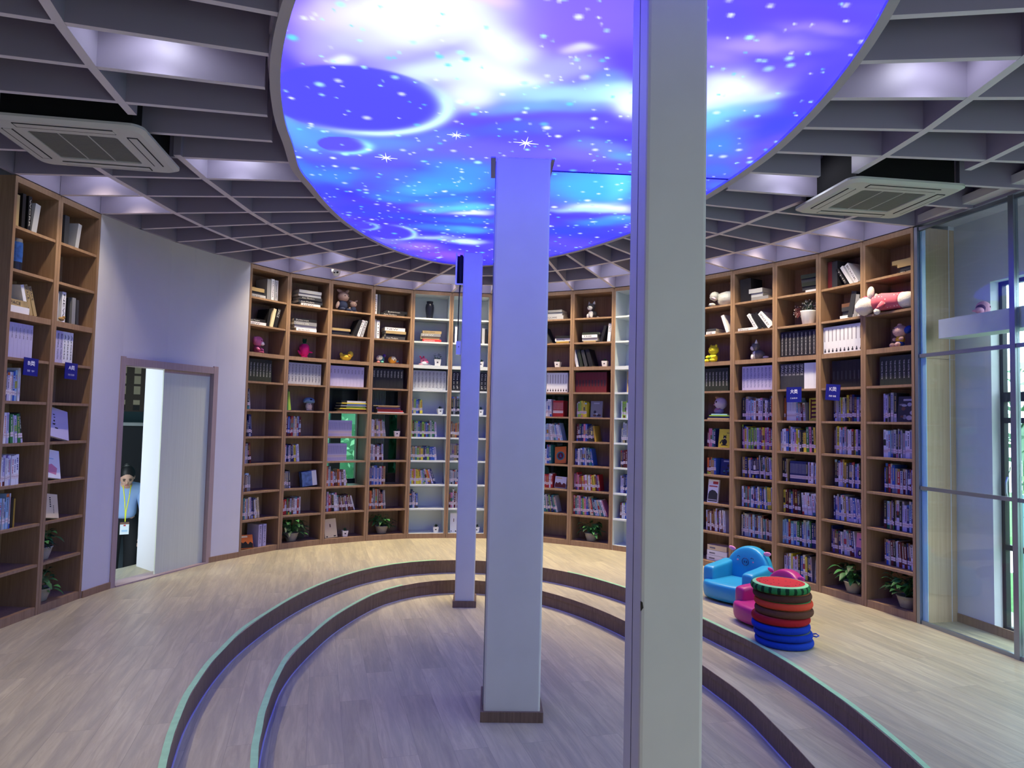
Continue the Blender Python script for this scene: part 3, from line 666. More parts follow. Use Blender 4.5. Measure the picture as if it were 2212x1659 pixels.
# back wall behind the ring of bookcases, with window openings behind three bays
b = MB()
def seg(a, q, z0, z1, off=.305, th=.1):
    n = nrm(a, q); e = (Vector(q) - Vector(a)).normalized() * .06
    b.slab((a[0] + n.x * (off + th / 2) - e.x, a[1] + n.y * (off + th / 2) - e.y), (q[0] + n.x * (off + th / 2) + e.x, q[1] + n.y * (off + th / 2) + e.y), th, z0, z1, WALL)
for k in range(16):
    a, q = FR[k], FR[k + 1]
    if k + 1 in (3, 4, 8): seg(a, q, -.05, .66); seg(a, q, 1.84, 3.7)
    else: seg(a, q, -.05, 3.7)
for a, q in zip(FL, FL[1:]): seg(a, q, -.05, 3.7, off=.305)
struct(b.build('wall_back'))
for nm, k, tint in (('window_1', 2, glass('sea_green_glass', (.5, .68, .64))), ('window_2', 3, GREENT), ('window_3', 7, TINT)):
    a, q = FR[k], FR[k + 1]; T, w = BAYS[k + 1]
    wd = empty(nm, T); wd['kind'] = 'structure'
    y0 = .42
    if k == 2:
        m = MB(); m.box(.212, y0, .66, .348, y0 + .05, 1.84, FRAMEB); m.box(-.05, y0, .66, .56, y0 + .05, .72, FRAMEB); m.box(-.05, y0, 1.535, .56, y0 + .05, 1.84, FRAMEB); m.box(-.05, y0 + .0, 1.22, .56, y0 + .03, 1.30, FRAMEB) if 0 else None; m.build('window_frame', wd)
        m = MB(); m.box(.552, .40, .62, .72, .47, 1.9, OAK); m.build('window_casing', wd)
    elif k == 3:
        m = MB(); m.box(.32, y0, .66, .376, y0 + .05, 1.84, FRAMEB); m.box(.53, y0, .66, .66, y0 + .05, 1.84, FRAMEB); m.box(-.04, y0, 1.54, .5, y0 + .05, 1.84, FRAMEB); m.box(-.04, y0, .66, .5, y0 + .05, .78, mat('dark_wood_sill', srgb(70, 55, 50), .6)); m.build('window_frame', wd)
        m = MB()
        for j in range(9): m.tube([(.13 + j * .021, y0 - .02, .72), (.13 + j * .021, y0 - .02, 1.84)], .0098, mat('pale_curtain', srgb(140, 150, 148), .9))
        m.build('curtain', wd)
    else:
        m = MB(); m.box(.13, y0, .66, .16, y0 + .05, 1.84, FRAMEB); m.box(-.04, y0, .66, .56, y0 + .05, .76, FRAMEB); m.build('window_frame', wd)
    m = MB(); m.box(-.05, y0 + .02, .66, .60, y0 + .028, 1.84, tint); m.build('window_pane', wd)
    m = MB(); m.box(-.12, .405, .56, .62, .56, .66, WALL); m.box(-.12, .405, 1.84, .62, .56, 1.95, WALL); m.build('window_sill', wd)

# ------------------------------------------------------------ end panel, glass partition, window wall on the right
P0, P1 = (3.205, 5.462), (3.38, 4.654)
EP = [(3.196, 5.462), (3.54, 5.548)]
b = MB(); b.slab(EP[0], EP[1], .02, 0, 2.06, ENDW); b.slab(EP[0], EP[1], .02, 2.063, H - .01, ENDW)
tag(b.build('end_panel'), 'full height pale wood panel closing the bookcase end behind the glass', 'panel')
pd = (Vector(P1) - Vector(P0)).normalized(); pn_ = Vector((-pd.y, pd.x)); ang = math.atan2(pd.y, pd.x)
PT = Matrix.Translation((P0[0], P0[1], 0)) @ Matrix.Rotation(ang, 4, 'Z')
gp = empty('glass_partition', PT, 'frameless looking glass partition with slim aluminium posts and rails at the right', 'glass partition')
PL = dist(P0, P1)
for k in range(5):
    m = MB(); x = PL * k; wv = .016 if k == 0 else .02
    m.box(x - wv, -.02, 0, x + wv, .02, H - .012, ALU); m.build('post', gp)
for z, n_r in ((.0, 'floor_rail'), (1.03, 'rail'), (2.062, 'rail'), (H - .045, 'top_rail')):
    for k in range(4):
        m = MB(); m.box(PL * k + .02, -.012, z, PL * (k + 1) - .02, .012, z + .028, ALU); m.build(n_r, gp)
for k in range(4):
    for z0, z1 in ((.028, 1.03), (1.058, 2.062), (2.09, H - .045)):
        m = MB(); m.box(PL * k + .02, -.004, z0, PL * (k + 1) - .02, .004, z1, GLASS); m.build('pane', gp)
m = MB(); m.box(.018, .005, .03, .07, .009, H - .05, mat('glass_edge_glow', srgb(170, 215, 235), .3)); m.build('edge_glow', gp)  # bright glow of the glass edge, painted as a pale cyan strip
# wall with the tall window
WS = (3.545, 5.56); wdir = Vector((.105, -.53)).normalized(); wa = math.atan2(wdir.y, wdir.x)
WT = Matrix.Translation((WS[0], WS[1], 0)) @ Matrix.Rotation(wa, 4, 'Z')       # x along the wall to the camera, y inward? (left side)
# local +y of this frame points outside (to the right)
b = MB()
u0, u1, z0, z1 = .345, 1.65, .03, 2.63
def wbox(m_, x0, y0, za, x1, y1, zb, m): m_.box(x0, y0, za, x1, y1, zb, m, WT)
wbox(b, 0, 0, 0, u0, .11, 3.7, WALL); wbox(b, u0, 0, z1, u1, .11, 3.7, WALL); wbox(b, u0, 0, -.05, u1, .11, z0, WALL)
wbox(b, u1, 0, -.05, 2.2, .11, 3.7, WALL); wbox(b, 2.2, 0, 2.63, 3.8, .11, 3.7, WALL); wbox(b, 2.2, 0, 0, 3.8, .11, .03, WALL); wbox(b, 3.8, 0, 0, 7.4, .11, 3.7, WALL)
struct(b.build('wall_right'))
b = MB(); wbox(b, 0, -.012, 0, 5, 0, .065, OAK); struct(b.build('baseboard_right'))
for nm, a0, a1 in (('window_4', u0, u1), ('added_side_window', 2.2, 3.8)):  # the nearer of the two is unseen, added for daylight
    wd = empty(nm, WT); wd['kind'] = 'structure'
    for x0, x1, za, zb in ((a0, a0 + .03, z0, z1), (a1 - .03, a1, z0, z1), (a0, a1, z1 - .03, z1), (a0, a1, z0, z0 + .03), (a0, a1, 1.72, 1.79), (a0, a1, .62, .66), (a0 + .085, a0 + .12, .62, 1.79), (a0, a1, 1.56, 1.6)):
        m = MB(); m.box(x0, .075, za, x1, .115, zb, FRAMEB); m.build('window_frame', wd)
    m = MB(); m.box(a0, .092, z0, a1, .098, z1, GLASS); m.build('window_pane', wd)
    m = MB(); m.tube([(a0 + .06, .07, 1.0), (a0 + .06, .055, 1.04), (a0 + .06, .055, 1.12), (a0 + .06, .07, 1.16)], .008, ALU); m.build('window_handle', wd)
# lower ceiling strip and white bulkhead between glass and wall
BT = Matrix.Translation((3.275, 5.315, 0)) @ Matrix.Rotation(ang, 4, 'Z')
b = MB(); b.box(0, 0, 2.2, 3.2, .17, 2.345, mat('bulkhead_paint', srgb(214, 216, 226), .6), BT)
tag(b.build('bulkhead'), 'boxed white beam crossing in front of the tall window behind the glass', 'beam')
b = MB(); b.prism([(3.19, 5.5), (3.6, 5.6), (4.3, 5.6), (4.3, -1.5), (3.9, -1.5)], 3.14, 3.2, WALL); struct(b.build('ceiling_strip'))

# ------------------------------------------------------------ outside
LEAFS = [mat('leaf_green_a', srgb(120, 160, 120), .7), mat('leaf_green_b', srgb(170, 200, 158), .7), mat('leaf_green_c', srgb(96, 138, 106), .7)]
BARK = mat('bark', srgb(80, 65, 50), .9)
def tree(x, y, z, r, h, label, n=900, seed=1, squash=1.0, group=None):
    rg = random.Random(seed)
    t = empty('tree', Matrix.Translation((x, y, z)), label, 'tree', group)
    m = MB(); m.tube([(0, 0, 0), (.05, 0, h * .4), (0, .05, h * .8)], [.12, .09, .05], BARK); m.build('trunk', t)
    m = MB()
    for k in range(n):
        d = Vector((rg.gauss(0, 1), rg.gauss(0, 1), rg.gauss(0, 1))).normalized() * r * rg.uniform(.55, 1)
        c = Vector((d.x, d.y, h * .75 + d.z * squash)); s_ = rg.uniform(.05, .12)
        a = Vector((rg.gauss(0, 1), rg.gauss(0, 1), rg.gauss(0, 1))).normalized(); q = a.orthogonal().normalized()
        m.add([c - a * s_, c + q * s_ * .5, c + a * s_, c - q * s_ * .5], [(0, 1, 2, 3)], rg.choice(LEAFS))
    m.ell((0, 0, h * .75), (r * .8, r * .8, r * .8 * squash), LEAFS[2], noise_=.5, seg=20, rings=14)
    m.build('foliage', t)
tree(7.0, 7.4, -.45, 1.5, 2.6, 'bushy green tree outside the tall right window', 2200, 1, 1.2)
tree(8.6, 2.6, -.45, 1.5, 2.8, 'bushy green tree outside the right wall, toward the camera', 1500, 2, 1.2)
tree(-3.3, 15.2, -.45, 1.9, 2.4, 'green shrubbery outside the little window behind the third bay', 2000, 3, .9)
tree(1.6, 14.6, -.45, 1.6, 2.6, 'green tree outside behind the middle bays', 900, 4, .9)
b = MB(); b.box(-5.2, 13.0, -.6, 16, 24, -.45, mat('lawn', srgb(90, 150, 80), .9, var=.2, vscale=6)); b.box(4.3, -6, -.6, 16, 9.7, -.45, MATS['lawn'])
tag(b.build('lawn'), 'strip of lawn outside the windows', 'grass', kind='stuff')
# pale tiled wall seen low through the tall window
m_ = bpy.data.materials.new('pale_blue_tiles'); m_.use_nodes = True; nt = m_.node_tree
br = nt.nodes.new('ShaderNodeTexBrick'); br.inputs['Color1'].default_value = (*srgb(150, 205, 215), 1); br.inputs['Color2'].default_value = (*srgb(160, 212, 220), 1); br.inputs['Mortar'].default_value = (*srgb(120, 180, 190), 1)
br.inputs['Scale'].default_value = 1; br.inputs['Brick Width'].default_value = .4; br.inputs['Row Height'].default_value = .2; br.inputs['Mortar Size'].default_value = .006
tc = nt.nodes.new('ShaderNodeTexCoord'); mp = nt.nodes.new('ShaderNodeMapping'); mp.inputs['Rotation'].default_value = (PI / 2, 0, PI / 2)
nt.links.new(tc.outputs['Object'], mp.inputs[0]); nt.links.new(mp.outputs[0], br.inputs[0]); nt.links.new(br.outputs[0], nt.nodes['Principled BSDF'].inputs[0])
b = MB(); b.slab((4.2, 5.75), (5.6, 6.05), .1, -.45, .98, m_)
tag(b.build('outer_wall'), 'pale blue tiled garden wall just outside the tall window', 'wall')

# ------------------------------------------------------------ next room behind the doorway
NR = empty('next_room', Matrix.Translation((-3.2, 6.55, 0)) @ Matrix.Rotation(-.085 - .45 + .45, 4, 'Z')); NR['kind'] = 'group'
NM = Matrix.Translation((-3.43, 6.25, 0)) @ Matrix.Rotation(.501, 4, 'Z')      # y = away from the camera through the door, x = to the right
bpy.data.objects.remove(NR)
NW = mat('next_room_wall', srgb(96, 130, 138), .8); NF = mat('next_room_floor', srgb(96, 106, 116), .5); NBM = mat('navy_cabinet', srgb(26, 32, 42), .5)
FLZ = -.62
NRP = [(-1.7, .1), (-.2, .02), (.30, .44), (.72, .84), (.72, 7.1), (-1.7, 7.1)]
b = MB(); b.prism(NRP, FLZ - .05, FLZ, NF, NM); struct(b.build('floor_next_room'))
b = MB(); b.box(-1.7, 7.0, FLZ, .72, 7.1, 3.2, NW, NM); struct(b.build('wall_next_back'))
b = MB(); b.box(.72, 1.15, FLZ, .78, 7.1, 3.2, NW, NM); struct(b.build('wall_next_right'))
b = MB(); b.box(-1.76, .16, FLZ, -1.7, 7.1, 3.2, NW, NM); struct(b.build('wall_next_left'))
b = MB(); b.prism(NRP, 2.75, 2.85, mat('next_ceiling', srgb(150, 170, 172), .8), NM); struct(b.build('ceiling_next_room'))

# ------------------------------------------------------------ books
PAGE = mat('book_pages', srgb(205, 198, 182), .9); LABM = mat('spine_sticker', srgb(215, 205, 210), .6); STRIP = mat('sticker_red_line', srgb(150, 90, 100), .6)
CC = {'white': (222, 224, 232), 'grey': (130, 132, 138), 'black': (22, 22, 26), 'navy': (30, 42, 100), 'blue': (50, 90, 180), 'pale blue': (150, 185, 215), 'red': (175, 40, 45),
      'maroon': (95, 25, 32), 'orange': (205, 110, 50), 'yellow': (215, 200, 60), 'mustard': (160, 130, 50), 'green': (50, 120, 70), 'lime': (150, 190, 70), 'teal': (50, 120, 130), 'purple': (95, 70, 140),
      'lilac': (180, 176, 212), 'pink': (205, 130, 160), 'brown': (105, 72, 55), 'cream': (215, 200, 165), 'tan': (165, 145, 105), 'dark green': (38, 46, 38), 'charcoal': (52, 54, 60), 'silver': (170, 174, 182)}
def cm(c): return mat('book_cover_' + c.replace(' ', '_'), srgb(*CC[c]), .5)
INKD = mat('dark_ink', srgb(35, 35, 50), .6); INKW = mat('white_ink', srgb(205, 205, 200), .6); INKR = mat('red_ink', srgb(170, 60, 60), .6); INKB = mat('blue_ink', srgb(50, 60, 130), .6); INKG = mat('grey_ink', srgb(120, 120, 130), .6)
BOOKS = []
ORD = ['first', 'second', 'third', 'fourth', 'fifth', 'sixth', 'seventh', 'eighth', 'ninth', 'tenth', 'eleventh', 'twelfth', 'thirteenth', 'fourteenth', 'fifteenth', 'sixteenth',
       'seventeenth', 'eighteenth', 'nineteenth', 'twentieth', 'twenty-first', 'twenty-second', 'twenty-third', 'twenty-fourth', 'twenty-fifth', 'twenty-sixth', 'twenty-seventh', 'twenty-eighth']
LIGHTC = ('white', 'cream', 'yellow', 'lilac', 'pink', 'pale blue', 'silver', 'lime', 'orange', 'tan')
def book(bi, r, u, z, v, a, w, h, d, c, kind='lib', text=None, ink=None, mirror=False, extra=None, seed=0, pose='standing'):
    BOOKS.append(dict(b=bi, r=r, u=u, z=z, v=v, a=a, w=w, h=h, d=d, c=c, kind=kind, text=text, ink=ink, extra=extra, seed=seed, pose=pose))
def book_parts(B):
    """one closed mesh in its own frame: spine at y=0, standing, x = thickness"""
    w, h, d, c = B['w'], B['h'], B['d'], cm(B['c']); rg = random.Random(B['seed'])
    m = MB(); t = .0018
    m.box(0, 0, 0, w, t, h, c); m.box(0, t, 0, t, d, h, c); m.box(w - t, t, 0, w, d, h, c); m.box(t, t, .003, w - t, d - .003, h - .003, PAGE)
    light = B['c'] in LIGHTC; ink = B['ink'] or rg.choice([INKD, INKB, INKR] if light else [INKW, INKW, mat('gold_ink', srgb(190, 170, 100), .5)])
    e = .0007
    def q(x0, z0, x1, z1, mm, k=1): m.add([(x0, -e * k, z0), (x1, -e * k, z0), (x1, -e * k, z1), (x0, -e * k, z1)], [(0, 1, 2, 3)], mm)
    if B['kind'] == 'lib':
        g = rg.random(); zc = h * rg.uniform(.84, .93); tw = w * rg.uniform(.24, .4); z = zc; low = h * rg.uniform(.36, .5)
        while z > low:                                # column of characters
            s = tw * rg.uniform(.7, 1.4); q(w / 2 - tw / 2, z - s, w / 2 + tw / 2, z, ink); z -= s * 1.35
            if rg.random() < .12: z -= tw
        if g < .3: q(0, h * .9, w, h, cm(rg.choice(list(CC))), .6)
        elif g < .5: q(0, 0, w, h * .14, cm(rg.choice(list(CC))), .6)
        elif g < .62: q(0, h * .42, w, h * .64, cm(rg.choice(list(CC))), .6)
        z0 = .04 + rg.uniform(-.006, .006); q(.0006, z0, w - .0006, z0 + .032, LABM, 1.8); q(.0006, z0 + .015, w - .0006, z0 + .0175, STRIP, 2.2)
    elif B['kind'] == 'plain': q(w * .3, h * .3, w * .62, h * .62, ink)
    elif B['kind'] == 'figure': q(w * .28, .012, w * .72, .03, ink); q(w * .4, .03, w * .62, .045, ink); q(w * .3, h * .45, w * .5, h * .9, INKG)
    elif B['kind'] == 'face':                         # cover turned to the room: the left cover face carries the design
        pass
    return m
def book_matrix(B):
    T, w = BAYS[B['b']]; a = B['a']
    # a > 0: top leans to the left, pivot bottom-left; a < 0: leans right, pivot bottom-right
    L = Matrix.Translation((B['u'], B['v'], B['z'] + .0006)) @ Matrix.Rotation(-a, 4, 'Y')
    if a < 0 and B['pose'] != 'lying': L = Matrix.Translation((B['u'] + B['w'], B['v'], B['z'] + .0006)) @ Matrix.Rotation(-a, 4, 'Y') @ Matrix.Translation((-B['w'], 0, 0))
    if B['extra'] is not None: L = L @ B['extra']
    return T @ L
def row_books(bi, r, u0, u1, n=None, cols=None, lean=0, leanlast=0, hmin=.17, hmax=.245, v=.075, seed=0, kind='lib', wr=(.012, .027)):
    """library books from u0 (fraction of the bay) until u1; leaning left by up to lean degrees toward the right end"""
    T, w = BAYS[bi]; rg = random.Random(seed or bi * 31 + r); z = row_z(r); hh = row_top(r) - z - .012
    x = SP + .003 + (w - 2 * SP) * u0; end = SP + (w - 2 * SP) * u1 - .004
    cols = cols or ['white', 'white', 'lilac', 'pale blue', 'navy', 'blue', 'charcoal', 'black', 'silver', 'cream', 'red', 'brown', 'teal', 'mustard', 'maroon', 'green', 'purple', 'white', 'yellow', 'navy', 'grey', 'white']
    prev = None; k = 0; base = rg.uniform(hmin, hmax)
    while True:
        if rg.random() < .25: base = rg.uniform(hmin, hmax)
        bw = rg.uniform(*wr); h = min(hh - .004, base + rg.uniform(-.008, .008)); f = (x - SP) / max(.05, end - SP)
        a = math.radians(lean * max(0, f) ** 1.3 + (leanlast if f > .75 else 0)) + (rg.uniform(0, .012) if lean else 0)
        if prev:
            if a < prev['a']: a = prev['a']
            X = prev['u'] + prev['w'] * math.cos(prev['a']) - prev['h'] * math.sin(prev['a']); Z = prev['w'] * math.sin(prev['a']) + prev['h'] * math.cos(prev['a'])
            bx = prev['u'] + prev['w'] * math.cos(prev['a']); bz = prev['w'] * math.sin(prev['a'])
            zz = min(Z, h * math.cos(a))
            x = max(prev['u'] + prev['w'] / math.cos(a), X + Z * math.tan(a) if Z < h else prev['u'] + prev['w'] / math.cos(a), bx + bz * math.tan(a)) + .0008
        if x + bw / math.cos(a) > end or (n and k >= n): break
        prev = dict(a=a, u=x, w=bw, h=h); k += 1
        book(bi, r, x, z, v + rg.uniform(-.006, .006), a, bw, h, min(.2, .14 + rg.uniform(-.01, .01)), rg.choice(cols), kind, seed=rg.randint(0, 99999))
def set_books(bi, r, u0, n, tw, c, text=None, ink=None, h=.245, v=.05, kind='set', d=.19, start=0):
    T, w = BAYS[bi]; z = row_z(r); h = min(h, row_top(r) - z - .01); x = SP + .003 + (w - 2 * SP) * u0
    for k in range(n):
        book(bi, r, x + k * (tw + .0008), z, v, 0, tw, h, d, c, kind, text=text, ink=ink)
def pile(bi, r, u, items, v=.045):
    """lying books, bottom first: (length, thickness, colour, shift, text)"""
    z = row_z(r); T, w = BAYS[bi]; x = SP + (w - 2 * SP) * u
    for k, it in enumerate(items):
        L, t, c, sh = it[:4]; tx = it[4] if len(it) > 4 else None
        L = min(L, w - SP - .004 - (x + sh))
        # lying: rotate so the height runs to the left, shifted by its length
        book(bi, r, x + sh + L, z, v + (.01 if k % 2 else 0), PI / 2, t, L, .19, c, 'lying', text=tx, ink=None, pose='lying', seed=k + bi * 7); z += t + .0012
def leaning(bi, r, us, specs, right=False, v=.04):
    """few books leaning; specs (thickness, height, colour, degrees, text)"""
    z = row_z(r); T, w = BAYS[bi]
    for u, sp in zip(us, specs):
        t, h, c, a = sp[:4]; tx = sp[4] if len(sp) > 4 else None
        book(bi, r, SP + (w - 2 * SP) * u, z, v, math.radians(-a if right else a), t, h, .19, c, 'lean', text=tx, seed=int(u * 1000))
# --- titled sets (fourth row and neighbours)
HB = dict(text='THE HOTEL BOOK', ink=INKW)
set_books(1, 4, 0, 8, .042, 'dark green', **HB); set_books(12, 4, .0, 10, .042, 'dark green', **HB); set_books(16, 4, .2, 8, .042, 'dark green', **HB, v=.06)
set_books(2, 4, .02, 10, .0405, 'silver', text='Centre ville', ink=INKD)
set_books(3, 4, .01, 10, .043, 'lilac', text='ALIAS', ink=INKD)
set_books(4, 4, .01, 9, .043, 'black', text='TOP DECO', ink=INKW)
set_books(5, 4, .01, 9, .0455, 'silver', text='KELLY HOPPEN STYLE', ink=INKD)
set_books(6, 4, .01, 3, .043, 'black', text='One in all', ink=INKW); set_books(6, 4, .80, 2, .043, 'black', text='One in all', ink=INKW)
set_books(8, 4, .35, 8, .0345, 'white', kind='figure', ink=INKD); set_books(9, 4, .02, 10, .0395, 'maroon', kind='plain', ink=INKD)
set_books(13, 4, .13, 9, .0425, 'lilac', text='BEAUTIFUL YOUTH', ink=INKB)
set_books(14, 3, .02, 10, .0415, 'black', text='CENTRE DE RECHERCHE', ink=INKW, v=.04)
set_books(14, 4, .02, 6, .0415, 'charcoal', text='SPACE', ink=INKW, v=.04); set_books(14, 4, .64, 3, .05, 'white', kind='set', ink=INKG, v=.04)
set_books(15, 3, .0, 10, .0425, 'white', kind='figure', ink=INKD, v=.03)
set_books(15, 4, .14, 8, .0445, 'black', kind='plain', ink=mat('dull_ink', srgb(60, 60, 66), .7), v=.07)
set_books(-2, 4, .02, 7, .035, 'lilac', text='NATURE', ink=INKD, v=.03); set_books(-1, 4, .02, 3, .036, 'lilac', text='BEAUTIFUL YOUTH', ink=INKD, v=.03); set_books(-1, 4, .285, 3, .036, 'white', text='Arietta', ink=INKD, v=.03)
set_books(10, 4, .3, 4, .045, 'tan', kind='plain', ink=INKD)
# --- lower rows, library books with stickers
MUT = ['charcoal', 'navy', 'grey', 'maroon', 'black', 'white', 'silver', 'brown', 'lilac', 'teal']
row_books(1, 5, 0, .42, n=4, cols=['navy', 'charcoal', 'grey', 'silver'], lean=26, hmin=.2); row_books(1, 6, 0, .3, cols=['navy', 'grey', 'charcoal'], lean=8); row_books(1, 7, 0, .32, cols=MUT, lean=9)
row_books(1, 8, 0, .36, cols=['white', 'brown', 'silver', 'grey'], lean=3); row_books(1, 9, 0, .62, cols=['white', 'navy', 'silver', 'brown', 'lilac', 'teal', 'cream'], lean=8, hmin=.2)
leaning(1, 10, [.52, .64], [(.045, .24, 'lilac', 0, 'BEAUTIFUL'), (.045, .24, 'lilac', 0, 'BEAUTIFUL')])
leaning(2, 5, [.0, .075], [(.035, .24, 'green', 2), (.032, .21, 'lime', 7)])
row_books(2, 6, 0, .46, cols=['cream', 'lilac', 'blue', 'silver', 'maroon', 'red'], hmin=.19); row_books(2, 7, 0, .48, cols=['silver', 'lilac', 'grey', 'white', 'yellow', 'navy'], lean=7)
row_books(2, 8, 0, .26, cols=['grey', 'tan', 'charcoal'], lean=6, hmax=.2); row_books(2, 9, 0, .54, cols=['green', 'white', 'silver', 'maroon', 'brown', 'red', 'grey'], hmax=.2)
pile(3, 5, .2, [(.38, .012, 'brown', .02), (.3, .018, 'maroon', .08), (.34, .012, 'yellow', .05), (.25, .018, 'lime', .13), (.33, .014, 'grey', .06), (.24, .016, 'pale blue', .14), (.32, .012, 'yellow', .07), (.24, .022, 'white', .14)], v=.03)
set_books(3, 6, .0, 22, .0135, 'lilac', kind='lib', h=.19, v=.06, d=.14); set_books(3, 7, .0, 18, .0135, 'lilac', kind='lib', h=.205, v=.06, d=.14)
row_books(3, 8, 0, .66, cols=['brown', 'maroon', 'white', 'silver', 'lilac', 'tan', 'orange'], lean=9, hmax=.23, leanlast=2); row_books(3, 9, 0, .86, cols=MUT + ['white', 'red'], lean=20)
pile(4, 5, .06, [(.34, .01, 'white', .05), (.32, .02, 'red', .06), (.3, .016, 'maroon', .05), (.3, .014, 'purple', .04), (.26, .014, 'brown', .06), (.34, .011, 'tan', .0)], v=.03)
row_books(4, 6, 0, .5, cols=['grey', 'maroon', 'silver', 'lilac', 'tan', 'white'], lean=11); row_books(4, 7, 0, .44, cols=['lilac', 'silver', 'orange', 'blue', 'maroon', 'white'], lean=3)
row_books(4, 8, 0, .52, cols=['white', 'maroon', 'brown', 'tan', 'blue', 'lilac'], hmin=.22); row_books(4, 9, 0, .56, cols=['silver', 'maroon', 'white', 'grey', 'orange', 'navy'], lean=5, hmin=.2)
row_books(5, 5, 0, .36, cols=['lime', 'blue', 'teal', 'yellow', 'tan', 'navy'], lean=4); row_books(5, 6, 0, .76, cols=['maroon', 'lilac', 'silver', 'blue', 'yellow', 'navy', 'green', 'lime'], lean=5)
row_books(5, 7, 0, .78, cols=['tan', 'maroon', 'silver', 'lime', 'teal', 'lilac', 'navy', 'yellow', 'blue'], lean=8); row_books(5, 8, 0, .82, cols=['navy', 'lilac', 'pale blue', 'teal', 'maroon', 'yellow', 'orange'], lean=26, hmax=.2)
row_books(5, 9, 0, .3, cols=['navy', 'lilac', 'blue', 'brown'], lean=4)
row_books(6, 5, 0, .3, cols=['green', 'black', 'grey'], lean=8); row_books(6, 6, 0, .32, cols=['orange', 'brown', 'tan', 'blue']); row_books(6, 7, 0, .32, cols=['grey', 'charcoal', 'tan']); row_books(6, 8, 0, .32, cols=['navy', 'silver', 'white']); row_books(6, 9, 0, .32, cols=['white', 'pink', 'maroon'])
row_books(6, 6, .74, .82, n=1, cols=['charcoal']); row_books(6, 8, .74, .8, n=1, cols=['grey'])
row_books(8, 5, .22, .52, cols=['white', 'lilac'], lean=4); set_books(8, 5, .52, 8, .0165, 'red', kind='lib', h=.2, v=.07, d=.15)
row_books(8, 6, .3, .84, cols=['white', 'silver', 'pale blue', 'lilac'], lean=16); row_books(8, 7, .28, .6, n=5, cols=['white', 'silver', 'teal', 'blue'], lean=3); row_books(8, 8, .3, .56, cols=['maroon', 'white', 'red'], hmax=.17)
row_books(8, 9, .26, .72, cols=['lime', 'teal', 'navy', 'white', 'silver'], lean=14)
row_books(9, 5, .04, .34, cols=['blue', 'pale blue', 'yellow', 'silver', 'tan', 'lime']); row_books(9, 6, .05, .56, cols=['maroon', 'navy', 'blue', 'pink', 'charcoal', 'white']); leaning(9, 6, [.575], [(.02, .19, 'mustard', 9)])
row_books(9, 7, .02, .56, cols=['white', 'navy', 'blue', 'silver', 'lime', 'teal', 'charcoal'], lean=12, hmax=.22); row_books(9, 8, .01, .76, cols=['white', 'mustard', 'yellow', 'maroon', 'purple', 'pink', 'blue', 'red'], lean=9, hmax=.22)
row_books(9, 9, .0, .94, cols=['red', 'white', 'silver', 'pale blue', 'pink', 'lime', 'blue', 'navy', 'cream', 'teal'], lean=24, hmin=.19, hmax=.225)
for r, cs in ((5, ['lime', 'white']), (6, ['grey', 'silver']), (7, ['maroon', 'brown', 'navy']), (8, ['navy', 'blue', 'lilac']), (9, ['maroon', 'pink', 'white', 'blue'])): row_books(10, r, .12, .5, cols=cs)
row_books(12, 6, .3, .58, cols=['maroon', 'navy', 'silver', 'pink', 'teal']); row_books(12, 7, .3, .6, cols=['maroon', 'navy', 'blue', 'orange', 'tan'], hmax=.2); row_books(12, 9, .3, .84, cols=['white', 'navy', 'maroon', 'brown', 'lilac', 'tan'], lean=3)
pile(12, 5, .38, [(.27, .016, 'tan', 0), (.26, .016, 'navy', .01), (.25, .012, 'lime', .02), (.2, .012, 'pale blue', .04)], v=.03)
for bb in (7, 11):
    for r in (5, 6, 7, 8, 9): row_books(bb, r, .02, .4 + .11 * ((r * 3 + bb) % 5), lean=6)
    set_books(bb, 4, .02, 9, .043, 'grey', kind='plain')
    pile(bb, 2, .2, [(.24, .036, 'white', 0), (.24, .036, 'charcoal', .01), (.23, .03, 'silver', 0)])
full = dict(v=.1)
row_books(13, 5, .06, .97, cols=['navy', 'lilac', 'white', 'silver', 'charcoal', 'pale blue', 'maroon', 'orange'], hmin=.19, hmax=.245, **full)
row_books(13, 6, .06, 1, cols=['lilac', 'charcoal', 'red', 'navy', 'yellow', 'purple', 'lime', 'pink', 'teal', 'brown'], hmin=.215, lean=2, **full)
row_books(13, 7, .06, 1, cols=['black', 'navy', 'silver', 'grey', 'white', 'lilac', 'lime', 'mustard'], lean=6, hmin=.2, **full)
row_books(13, 8, .06, 1, cols=['white', 'red', 'blue', 'yellow', 'white', 'brown', 'teal', 'pale blue', 'maroon'], lean=4, hmin=.2, **full)
row_books(13, 9, .06, 1, cols=['teal', 'pale blue', 'lilac', 'grey', 'maroon', 'green', 'silver', 'cream', 'navy'], lean=3, hmin=.19, **full)
row_books(14, 5, .02, .08, n=1, cols=['orange'], hmin=.235, **full); set_books(14, 5, .09, 6, .0165, 'white', kind='lib', h=.225, v=.1, d=.15); row_books(14, 5, .31, .62, cols=['navy', 'white', 'maroon', 'teal', 'pale blue', 'silver'], lean=4, **full)
row_books(14, 6, .0, 1, cols=['navy', 'blue', 'yellow', 'charcoal', 'white', 'orange', 'pale blue', 'green', 'pink', 'lilac', 'black', 'white'], hmin=.2, v=.06, lean=3)
row_books(14, 7, .02, .2, cols=['lilac', 'black', 'tan'], hmin=.215, v=.08); set_books(14, 7, .215, 12, .0145, 'navy', kind='lib', h=.2, v=.08, d=.15); row_books(14, 7, .62, 1, cols=['pale blue', 'white', 'lilac', 'black', 'maroon', 'orange'], v=.08, hmax=.21, hmin=.19)
row_books(14, 8, .02, .5, cols=['navy', 'charcoal', 'navy', 'maroon', 'yellow', 'white', 'blue'], lean=4, hmin=.2, **full); row_books(14, 8, .51, 1, cols=['white', 'white', 'silver', 'white'], lean=8, leanlast=8, hmin=.2, hmax=.215, **full)
